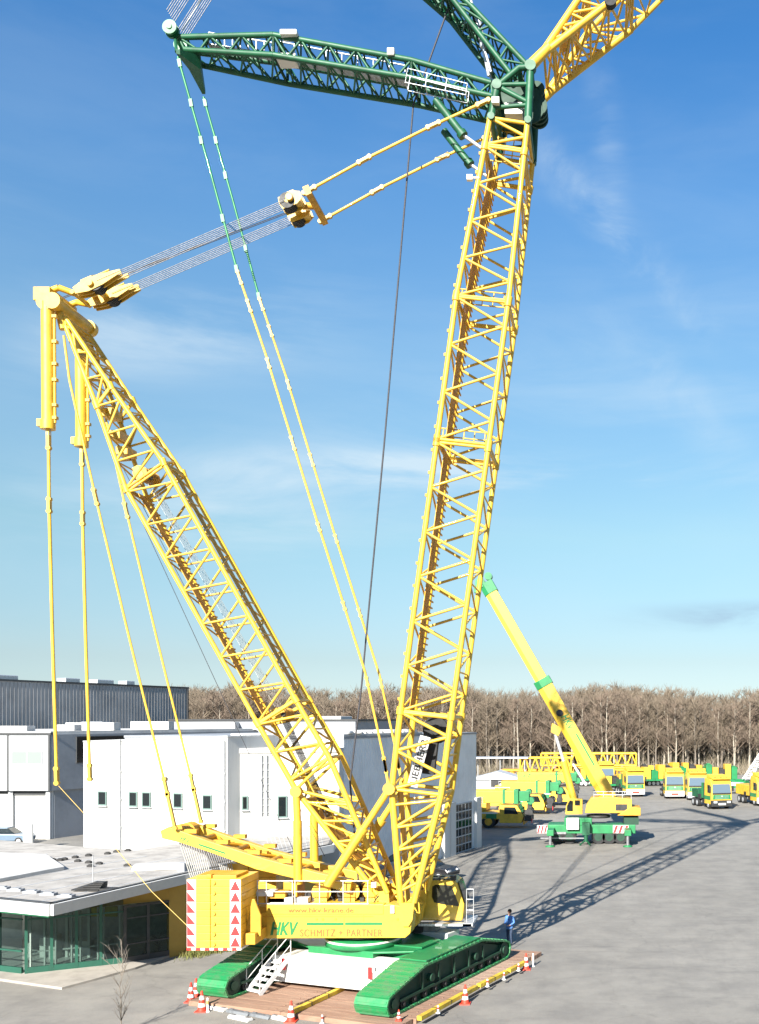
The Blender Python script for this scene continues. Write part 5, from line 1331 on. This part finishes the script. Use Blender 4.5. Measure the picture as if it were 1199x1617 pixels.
mb = MB(); mb.bb(T(896, 0).x, T(915, 0).x, -1.75, -1.41, 1.35, 2.4); mb.build('tool_cabinet', WHT, tel, .03)
mb = MB(); c = T(926, 0).x; mb.bb(c - .35, c + .35, -2.3, -1.4, .9, 2.0); mb.tube((c, -2.1, .3), (c, -2.1, 1.6), .18, n=10); 
mb.bar((c, -2.1, .5), (c - .55, -2.6, 0.05), .12); mb.bar((c, -2.1, .5), (c + .4, -2.6, .05), .12); mb.build('support_leg', GRN2, tel, .02)
for x in (880, 900, 945, 962, 980):
    for s_ in (-1, 1): wheel(tel, (T(x, 0).x, s_ * 1.1, .62), (0, 1, 0), .62, .45, DGRN)
mb = MB(); mb.lathe([(0, 2.3), (1.1, 2.3), (1.1, 2.55), (0, 2.55)], (T(945, 0).x, 0, 0), 24); mb.build('slewing_ring', DARK, tel)
mb = MB(); mb.prism([T(924, 1284, -1.35), T(998, 1284, -1.35), T(998, 1262, -1.35), T(958, 1258, -1.35), T(934, 1260, -1.35), T(926, 1272, -1.35)], (0, 2.7, 0)); us = mb.build('upper_body', YEL, tel, .05)
mb = MB(); mb.bb(T(972, 0).x, T(990, 0).x, -1.37, -1.34, T(0, 1278).z, T(0, 1268).z); mb.build('vent_grille', DARK, us)
mb = MB(); mb.prism([T(975, 1288, -1.5), T(1012, 1288, -1.5), T(1012, 1276, -1.5), T(996, 1274, -1.5)], (0, 3.0, 0)); mb.build('counterweight', YEL2, tel, .04)
mb = MB(); mb.bb(T(985, 0).x, T(1008, 0).x, -1.3, 1.3, T(0, 1300).z, T(0, 1289).z); mb.build('rear_bumper', DGRN, tel)
mb = MB(); mb.prism([T(893, 1286, -1.3), T(920, 1286, -1.3), T(920, 1262, -1.3), T(899, 1261, -1.3), T(894, 1272, -1.3)], (0, 1.0, 0)); tcab = mb.build('operator_cab', YEL, tel, .04)
mb = MB(); mb.prism([T(895.5, 1281, -1.31), T(905, 1281, -1.31), T(905, 1265, -1.31), T(900, 1264, -1.31), T(895.5, 1273, -1.31)], (0, -.012, 0)); mb.prism([T(908, 1272, -1.31), T(916, 1272, -1.31), T(916, 1264, -1.31), T(908, 1264, -1.31)], (0, -.012, 0)); mb.build('cab_window', GLD, tcab)
mb = MB()
for y in (1250, 1255): mb.tube(T(938, y, -1.2), T(997, y, -1.2), .035, n=5)
for x in (938, 953, 968, 983, 997): mb.tube(T(x, 1249, -1.2), T(x, 1262, -1.2), .035, n=5)
mb.build('handrail', GALV, tel)
def sect(mb, a, b, w_, h_, dv=0.0):
    d = (b - a).normalized(); up = V((-d.z, 0, d.x)); up = up if up.z > 0 else -up
    pr = [(-.5, .5), (.5, .5), (.5, -.15), (.32, -.45), (-.32, -.45), (-.5, -.15)]
    mb.prism([a + V((0, p_[0] * w_, 0)) + up * (p_[1] * h_) for p_ in pr], b - a); return up
b0_, b1_, b2_ = T(962, 1262), T(860, 1083), T(772, 930)
mb = MB(); ub = sect(mb, b0_, b1_, 1.4, 1.52); tb = mb.build('boom', YEL, tel, .03)
mb = MB(); sect(mb, lerp(b1_, b0_, .0), b2_, 1.15, 1.2); mb.build('boom_extension', mat('pale_yellow_paint', (.78, .60, .05), .4, var=.06), tel, .02)
db_ = (b1_ - b0_).normalized()
mb = MB(); sect(mb, b1_ - db_ * .1, b1_ + db_ * .65, 1.54, 1.68); mb.build('boom_collar', GRN, tb, .02)
mb = MB(); sect(mb, b2_ - db_ * .5, b2_ + db_ * .6, 1.28, 1.38); mb.disc(b2_ + db_ * .8 - ub * .4, (0, 1, 0), .45, 1.2, 16); mb.disc(b2_ + db_ * 1.0 + ub * .55, (0, 1, 0), .35, .8, 16); mb.box(b2_ + db_ * .5 - ub * .95, (.5, .5, .7)); mb.build('boom_head', GRN, tel, .03)
mb = MB(); mb.disc(lerp(b0_, b1_, .76) - V((0, .8, 0)), (0, 1, 0), .32, .14, 16); mb.build('hose_reel', DARK, tb)
exb = (b0_ - b1_).normalized(); eyb = V((-exb.z, 0, exb.x)); eyb = eyb if eyb.x > 0 else -eyb
lettering('HKV', lerp(b1_, b0_, .27) + V((0, -.71, 0)) + eyb * -.1, exb, eyb, 1.5, .75, GTXT, tb, shear=.2, bold=.02)
mb = MB(); p0, p1 = lerp(b1_, b0_, .44) + V((0, -.705, 0)) + eyb * .3, lerp(b1_, b0_, .72) + V((0, -.705, 0)) + eyb * .3; mb.prism([p0, p1, p1 + eyb * .16, p0 + eyb * .16], (0, -.006, 0)); mb.build('green_stripe', GTXT, tb)
mb = MB(); a, b, c = T(906, 1262, -.2), T(890, 1202, -.2), T(875, 1152, -.2)
mb.tube(a, b, .33, n=12); lc = mb.build('luffing_cylinder', YEL, tel)
mb = MB(); mb.tube(b, c, .16, n=10); mb.build('piston_rod', GALV, lc)
mb = MB(); mb.prism([T(872, 1142, -.5), T(888, 1150, -.5), T(882, 1162, -.5), T(870, 1156, -.5)], (0, .8, 0)); mb.build('cylinder_bracket', YEL, tb)
mb = MB(); mb.bar(T(905, 1206, .9), T(926, 1240, .9), .25, .2); mb.build('folded_jib', WHT, tel)
# ---- hut
Dh = 150; o = thing('site_hut', V((S(786, 0, Dh).x, Dh, 0)), 'small pale hut with a low gabled roof and dark opening behind the parked cranes', 'hut')
mb = MB(); mb.bb(-4.2, 3.8, 0, 5, 0, S(0, 1231, Dh).z); mb.build('wall', LGREY, o)
mb = MB(); zt_ = S(0, 1231, Dh).z; mb.prism([(-4.5, -.3, zt_ + .003), (4.1, -.3, zt_ + .003), (0, -.3, zt_ + 1.2)], (0, 5.6, 0)); mb.build('roof', mat('hut_roof_sheet', (.42, .44, .46), .6, var=.1), o)
mb = MB(); mb.bb(-1.0, 1.4, -.06, -.005, 1.2, zt_ - .1); mb.build('opening', DARK, o)
mb = MB(); mb.bb(-1.1, -1.0, -.08, 0, 0, zt_); mb.cut(); mb.bb(1.4, 1.5, -.08, 0, 0, zt_); mb.build_each('jamb', WHT, o)
o = thing('canopy_frame', V((S(790, 0, 165).x, 165, 0)), 'thin grey canopy frame standing behind the little hut', 'canopy')
mb = MB()
for x in (-4, 0, 4): mb.tube((x, 0, 0), (x, 0, 4.9), .08); mb.cut(); mb.tube((x, 3, 0), (x, 3, 4.9), .08); mb.cut()
mb.build_each('canopy_post', GALV, o)
mb = MB(); mb.bb(-4.6, 4.6, -.5, 3.5, 4.9, 5.1); mb.build('canopy_roof', GALV, o)
# ---- cars
def car(p, rz, label, m, van=False):
    o = thing('parked_car', p, label, 'car', 'cars parked by the buildings', rz)
    hgt = 1.9 if van else 1.45
    mb = MB(); prof = [(-2.1, .3), (2.1, .3), (2.15, .62), (1.9, .86), (1.0, .95), (-2.05, .98), (-2.15, .6)]
    mb.prism([(x, -.88, z) for x, z in prof], (0, 1.76, 0)); mb.build('body', m, o, .08)
    mb = MB(); a = [(-1.9, .98), (1.0, .95), (.35, hgt), (-1.5 if not van else -1.85, hgt)]
    lo = [V((x, y, z)) for y in (-.8, .8) for x, z in a[:2]]; hi = [V((x, y, z)) for y in (-.66, .66) for x, z in a[2:]]
    mb.hexa([lo[0], lo[1], lo[3], lo[2], hi[1], hi[0], hi[2], hi[3]]); cbn = mb.build('cabin', GLD, o, .05)
    mb = MB(); mb.bb(a[3][0] + .05, a[2][0] - .03, -.64, .64, hgt - .02, hgt + .05); mb.build('roof', m, o, .03)
    for x in (-1.3, 1.35):
        for s_ in (-1, 1): wheel(o, (x, s_ * .8, .32), (0, 1, 0), .32, .2)
    for s_ in (-1, 1):
        mb = MB(); mb.box((-2.13, s_ * .65, .74), (.06, .3, .14)); mb.build('tail_light', RED, o)
        mb = MB(); mb.box((2.08, s_ * .62, .68), (.08, .34, .14)); mb.build('headlight', LAMP, o)
    return o
SILV = mat('silver_car_paint', (.36, .38, .40), .3, .5, var=.03); BLCK = mat('black_car_paint', (.012, .012, .014), .25, var=.02, coat=.5); BLUE = mat('blue_grey_car_paint', (.14, .20, .27), .35, .3, var=.05)
BLCK2 = BLCK
p = G(615, 1350); car(V((-16.0, 74.0, 0)), 1.2, 'silver car by the workshop wall, glimpsed between derrick mast and boom', SILV)
car(V((S(676, 0, 72.0).x, 72.0, 0)), -.35, 'black car behind the operator cab, right of the boom foot', BLCK)
p = G(8, 1319); car(V((S(22, 0, 93).x, 92, 0)), .1, 'blue grey car in front of the pale grey works building', BLUE)
# small white information pillar
o = thing('sign_pillar', V((S(45, 0, 88).x, 88, 0)), 'blank white sign pillar beside the blue grey car at the left edge', 'sign')
zt_ = S(0, 1301, 88).z; zb_ = S(0, 1323, 88).z
mb = MB(); mb.bb(-.40, .40, -.12, .12, 0, zt_); mb.build('panel', WHT, o, .02)
mb = MB(); mb.bb(-.46, .46, -.16, .16, 0, .2); mb.build('plinth', LGREY, o)
# ---- fleet of small distant lorry silhouettes behind the boom crane
truck(G(958, 1247) + V((0, 4, 0)), 'lorry half hidden behind the raised boom of the telescopic crane', .15, GRN, 'green')

for dx, dD, L_, ht, z, lab in ((-2, -3, 15, 1.6, .2, 'stored yellow lattice section lying lowest and nearest the yard behind the boom crane'), (-14, -2, 7, 1.6, .1, 'small stored yellow lattice section by the farthest parked crane')):
    stored(V((p.x * 0 + S(945, 0, 182).x + dx, 182 + dD, 0)), L_, .03, lab, ht, YEL2 if z < 1 else YEL).location.z = z
trailer(G(1016, 1246) + V((0, 8, 0)), 6, .15, 'trailer with stacked yellow and green blocks between the leftmost lorry and the wood', 2.4, YEL)
trailer(G(905, 1245) + V((0, 6, 0)), 6, .1, 'trailer with mixed blocks behind the lifting cylinder of the boom crane', 1.8, YEL2)
trailer(G(1140, 1246) + V((0, 6, 0)), 6.5, .1, 'trailer with yellow blocks rising behind the roof of the nearest lorry', 2.7, YEL)
# ================================================================ bare trees
BARK = mat('grey_brown_bark', (.185, .155, .125), .9, var=.3, scale=1.5, c2=(.10, .085, .068))
BARKL = mat('pale_bark', (.36, .32, .26), .9, var=.25, scale=1.5, c2=(.21, .185, .145))
TWIG = mat('brown_twigs', (.195, .152, .108), .9, var=.2, scale=.6, c2=(.11, .088, .064))
TWIG2 = mat('reddish_twigs', (.20, .148, .11), .9, var=.2, scale=.6, c2=(.12, .092, .068))
def stick(mb, a, b, r0, r1):
    d = (b - a); u = d.cross(V((random.uniform(-1, 1), random.uniform(-1, 1), .3)))
    if u.length < 1e-5: u = V((1, 0, 0))
    u.normalize(); w_ = d.cross(u).normalized()
    i = mb.add([a + u * r0, a - u * r0 * .5 + w_ * r0 * .87, a - u * r0 * .5 - w_ * r0 * .87, b + u * r1, b - u * r1 * .5 + w_ * r1 * .87, b - u * r1 * .5 - w_ * r1 * .87])
    for k in range(3): j = (k + 1) % 3; mb.face((i + k, i + j, i + 3 + j, i + 3 + k))
def rdir(up, spread):
    t = random.uniform(0, 2 * math.pi); return V((math.cos(t) * spread, math.sin(t) * spread, up))
def bare_tree(h, tr, cr):
    """trunk tr and crown cr (two builders); h metres high"""
    pts = [V((0, 0, -.1))]; n = 6
    for k in range(n): pts.append(pts[-1] + V((random.uniform(-.16, .16), random.uniform(-.16, .16), h * .86 / n)))
    r = h * .0145
    for k, (a, b) in enumerate(zip(pts, pts[1:])): tr.tube(a, b, r * (1 - k / n * .8), r * (1 - (k + 1) / n * .8), 5, False)
    nb = 23
    for k in range(nb):
        t = .26 + .72 * (k + random.random()) / nb; f = t * n; i = min(n - 1, int(f)); p = pts[i].lerp(pts[i + 1], f - i)
        L1 = h * (.30 - .20 * t) * random.uniform(.7, 1.3); d1 = rdir(random.uniform(.55, 1.3), 1.0).normalized(); e1 = p + d1 * L1
        stick(cr, p, e1, r * .32, r * .14)
        for m in range(7):
            q = p.lerp(e1, .25 + .75 * (m + random.random()) / 7); d2 = (d1 + rdir(random.uniform(.1, .7), .9)).normalized(); L2 = L1 * random.uniform(.3, .6); e2 = q + d2 * L2
            stick(cr, q, e2, .030, .018)
            for s_ in range(5):
                g = q.lerp(e2, .2 + .8 * random.random()); d3 = (d2 + rdir(random.uniform(-.2, .6), .8)).normalized(); stick(cr, g, g + d3 * L2 * random.uniform(.4, .8), .022, .012)
    for k in range(14):
        d3 = rdir(1.2, .6).normalized(); g = pts[-1]; stick(cr, g, g + d3 * h * random.uniform(.06, .14), .03, .014)
protos = []
for k in range(8):
    h = 15.0 + k * .35; tr, cr = MB(), MB(); bare_tree(h, tr, cr); protos.append((tr, cr, h))
def mesh_of(mb, name, m):
    me = bpy.data.meshes.new(name); me.from_pydata(mb.v, [], mb.f); me.materials.append(m); me.polygons.foreach_set('use_smooth', mb.s); me.update(); return me
pm = [(mesh_of(t, 'trunk', BARKL if k % 2 == 0 else BARK), mesh_of(c, 'crown', TWIG if k % 2 else TWIG2), h) for k, (t, c, h) in enumerate(protos)]
def top_target(px):                                     # skyline heights of the wood, metres
    return 17.0 + 0.7 * math.sin(px * .021) + .4 * math.sin(px * .053 + 1)
cnt = 0
for row, Dr in enumerate((207, 210, 213.5, 217.5)):
    npx = 62
    for k in range(npx):
        px = 285 + (1225 - 285) * (k + random.random()) / npx
        if row == 0 and random.random() < .2: continue
        D_ = Dr + random.uniform(-1.5, 1.5)
        t_, c_, h = random.choice(pm); s_ = (top_target(px) * (.93 + .11 * random.random())) / h
        if random.random() < .12: s_ *= .7
        o = bpy.data.objects.new('bare_tree', None); col.objects.link(o); o.location = ((px - PX0) / F * D_, D_, 0); o.rotation_euler = (0, 0, random.random() * 6.28); o.scale = (s_, s_, s_)
        tag(o, 'tall bare brown deciduous tree in the front of the wood behind the yard', 'tree', 'bare trees along the edge of the wood')
        a = bpy.data.objects.new('trunk', t_); col.objects.link(a); a.parent = o
        b = bpy.data.objects.new('crown', c_); col.objects.link(b); b.parent = o
        cnt += 1
# the deeper wood and its undergrowth read as one mass
mbv, mbf = [], []
for k in range(430):
    px = 270 + 970 * random.random(); D_ = random.uniform(221, 262); t_, c_, h = protos[random.randrange(8)]; s_ = (top_target(px) * (.92 + .16 * random.random()) * D_ / 216) / h; s_ = min(s_, 1.28)
    ca, sa = math.cos(k * 2.4) * s_, math.sin(k * 2.4) * s_; X, Y = (px - PX0) / F * D_, D_
    for src in (t_, c_):
        b = len(mbv); mbv.extend([(x * ca - y * sa + X, x * sa + y * ca + Y, z * s_) for x, y, z in src.v]); mbf.extend([tuple(i + b for i in f) for f in src.f])
me = bpy.data.meshes.new('woodland'); me.from_pydata(mbv, [], mbf); me.materials.append(TWIG); me.update()
o = bpy.data.objects.new('woodland', me); col.objects.link(o); tag(o, 'deep mass of bare brown woodland behind the front trees', 'wood', kind='stuff')
mb = MB()
for k in range(4200):
    px = 270 + 970 * random.random(); D_ = random.uniform(203.5, 240); x = (px - PX0) / F * D_; h = random.uniform(1.0, 3.6) * (1.7 if D_ > 210 else .8)
    for q in range(5): stick(mb, V((x, D_, 0)), V((x, D_, 0)) + rdir(1, .6) * h * random.uniform(.6, 1), .05, .02)
tag(mb.build('undergrowth', mat('dry_undergrowth', (.27, .225, .165), .9, var=.25, scale=.3, c2=(.16, .14, .09)), fixn=False), 'brown leafless undergrowth at the foot of the wood', 'undergrowth', kind='stuff')
# far dark strip of the wood's interior: more distant trunks
# pale sheds glimpsed between the trunks
for x, y, w_, lab in ((1052, 1187, 5, 'small white shed glimpsed between the trunks above the middle lorries'), (1013, 1186, 3.5, 'small white shed glimpsed between the trunks above the leftmost lorry')):
    D_ = 219; o = thing('forest_shed', V((S(x, 0, D_).x, D_, 0)), lab, 'shed'); z = S(0, y, D_).z
    mb = MB(); mb.bb(-w_ / 2, w_ / 2, 0, 3, 0, z); mb.build('wall', LGREY, o)
    mb = MB(); mb.prism([(-w_ / 2 - .2, -.2, z + .003), (w_ / 2 + .2, -.2, z + .003), (0, -.2, z + .7)], (0, 3.4, 0)); mb.build('roof', MGREY, o)
# ================================================================ plants near the showroom
GRASS = mat('spring_grass', (.13, .15, .03), .8, var=.3, scale=3, c2=(.20, .17, .06))
mb = MB(); a, b = G(298, 1509), G(385, 1493)
for k in range(7000):
    t = random.random(); p = lerp(a, b, t) + V((random.gauss(0, .25), random.gauss(.5, .55), 0)); h = random.uniform(.08, .36); d = rdir(1, .5) * h; s_ = V((random.uniform(-1, 1), random.uniform(-1, 1), 0)).normalized() * .018
    i = mb.add([p - s_, p + s_, p + d]); mb.face((i, i + 1, i + 2))
tag(mb.build('grass', GRASS, fixn=False), 'strip of yellowish green grass beside the counterweight', 'grass', kind='stuff')
def shrub(p, h, n, label, m, name, cat, spread=.6, r=.02):
    o = thing(name, p, label, cat)
    tr, cr = MB(), MB()
    pts = [V((0, 0, 0))]
    for k in range(7): pts.append(pts[-1] + V((random.uniform(-.05, .09), random.uniform(-.05, .05), h / 7)))
    for k, (a, b) in enumerate(zip(pts, pts[1:])): tr.tube(a, b, r * (1 - k / 8), r * (1 - (k + 1) / 8), 6)
    for k in range(n):
        i = random.randrange(1, 7); q = pts[i]; d1 = rdir(random.uniform(.5, 1.2), spread).normalized(); L1 = h * random.uniform(.15, .35); e1 = q + d1 * L1; stick(cr, q, e1, r * .45, r * .2)
        for s_ in range(5):
            g = q.lerp(e1, .2 + .8 * random.random()); d2 = (d1 + rdir(.3, .8)).normalized(); stick(cr, g, g + d2 * L1 * random.uniform(.2, .5), r * .22, r * .12)
    tr.build('stem', m, o); cr.build('twigs', m, o); return o
shrub(G(193, 1630) , 2.9, 26, 'thin bare sapling standing alone on the asphalt at the lower left', BARK, 'sapling', 'tree', .5, .026)
for x, y, h, lab in ((228, 1517, 1.0, 'low dark bare bush under the showroom glass, left of its partner'), (250, 1512, 1.2, 'dark bare bush under the showroom glass next to the ochre wall')):
    shrub(G(x, y), h, 46, lab, BARK, 'bare_bush', 'bush', 1.1, .014)
# ================================================================ person in a blue jacket
SKIN = mat('skin', (.50, .29, .20), .6, var=.05); JACK = mat('blue_work_jacket', (.09, .22, .52), .8, var=.12, scale=8); JEAN = mat('dark_blue_trousers', (.035, .055, .10), .85, var=.15, scale=8); HAIR = mat('dark_hair', (.03, .02, .015), .8, var=.1); SHOE = mat('dark_shoes', (.02, .018, .016), .6, var=.1)
pp_ = G(805, 1492)
o = thing('person', pp_, 'person in a blue jacket and dark trousers standing behind the right crawler track', 'person', None, R(150))
J = [((0, 0, .93), .13), ((0, 0, 1.08), .135), ((0, -.01, 1.28), .155), ((0, 0, 1.42), .12), ((0, 0, 1.50), .055), ((0, .0, 1.57), .06), ((0, .01, 1.66), .092), ((0, .01, 1.74), .07),
     ((-.10, 0, .88), .10), ((-.11, .03, .5), .068), ((-.12, -.01, .10), .048), ((-.12, .14, .04), .042),
     ((.10, 0, .88), .10), ((.12, .0, .5), .068), ((.13, -.04, .10), .048), ((.14, .11, .04), .042),
     ((-.19, 0, 1.41), .07), ((-.26, -.03, 1.14), .052), ((-.16, .2, 1.04), .04), ((-.12, .26, 1.03), .032),
     ((.19, 0, 1.41), .07), ((.27, -.02, 1.14), .052), ((.18, .2, 1.06), .04), ((.13, .26, 1.05), .032)]
Ed = [(0, 1), (1, 2), (2, 3), (3, 4), (4, 5), (5, 6), (6, 7), (0, 8), (8, 9), (9, 10), (10, 11), (0, 12), (12, 13), (13, 14), (14, 15), (3, 16), (16, 17), (17, 18), (18, 19), (3, 20), (20, 21), (21, 22), (22, 23)]
for s_, base_i in ((-1, 19), (1, 23)):                     # thumb and four fingers on each hand
    hx, hy, hz = J[base_i][0]
    for q, (dx, dz) in enumerate(((.028, .02), (.02, .005), (.012, -.008), (.004, -.02), (-.012, .02))):
        i = len(J); J.append(((hx - s_ * dx, hy + .045, hz + dz), .011)); J.append(((hx - s_ * dx * 1.5, hy + .085 - (q == 4) * .03, hz + dz - .015), .008)); Ed += [(base_i, i), (i, i + 1)]
me = bpy.data.meshes.new('body'); me.from_pydata([j[0] for j in J], Ed, []); tmp = bpy.data.objects.new('body_cage', me); col.objects.link(tmp)
tmp.modifiers.new('skin', 'SKIN'); sb = tmp.modifiers.new('sub', 'SUBSURF'); sb.levels = 2; sb.render_levels = 2
for k, j in enumerate(J):
    sv = me.skin_vertices[0].data[k]; sv.radius = (j[1] * (1.25 if k in (1, 2, 3) else 1), j[1]); sv.use_root = (k == 0)
dg = bpy.context.evaluated_depsgraph_get(); dg.update()
bme = bpy.data.meshes.new_from_object(tmp.evaluated_get(dg)); bpy.data.objects.remove(tmp)
bme.materials.clear()
for m in (JACK, JEAN, SKIN, SHOE): bme.materials.append(m)
for pg in bme.polygons:
    c = pg.center; pg.use_smooth = True
    hand = c.y > .205 and .9 < c.z < 1.2
    pg.material_index = 2 if (c.z > 1.485 or hand) else (0 if (c.z > .86 and not (c.z < .9 and abs(c.x) < .2 and False)) else (3 if c.z < .09 else 1))
bo = bpy.data.objects.new('body', bme); col.objects.link(bo); bo.parent = o
mb = MB(); mb.lathe([(0, 1.815), (.06, 1.80), (.098, 1.75), (.108, 1.69), (.10, 1.64), (.09, 1.64)], (0, -.008, 0), 14); mb.build('hair', HAIR, o)
mb = MB(); mb.lathe([(.165, .84), (.168, .80), (.17, .86), (.175, .95)], (0, 0, 0), 14); mb.build('jacket_hem', JACK, o)
mb = MB()
for s_ in (-.035, .035): mb.disc((s_, .098, 1.685), (0, 1, 0), .012, .012, 8)
mb.prism([(-.014, .095, 1.645), (.014, .095, 1.645), (0, .095, 1.69)], (0, .024, 0)); mb.box((0, .094, 1.615), (.045, .012, .01))
for s_ in (-.095, .095): mb.box((s_, .01, 1.665), (.02, .03, .055))
mb.build('face_features', mat('face_shade', (.30, .15, .11), .6, var=0), o)
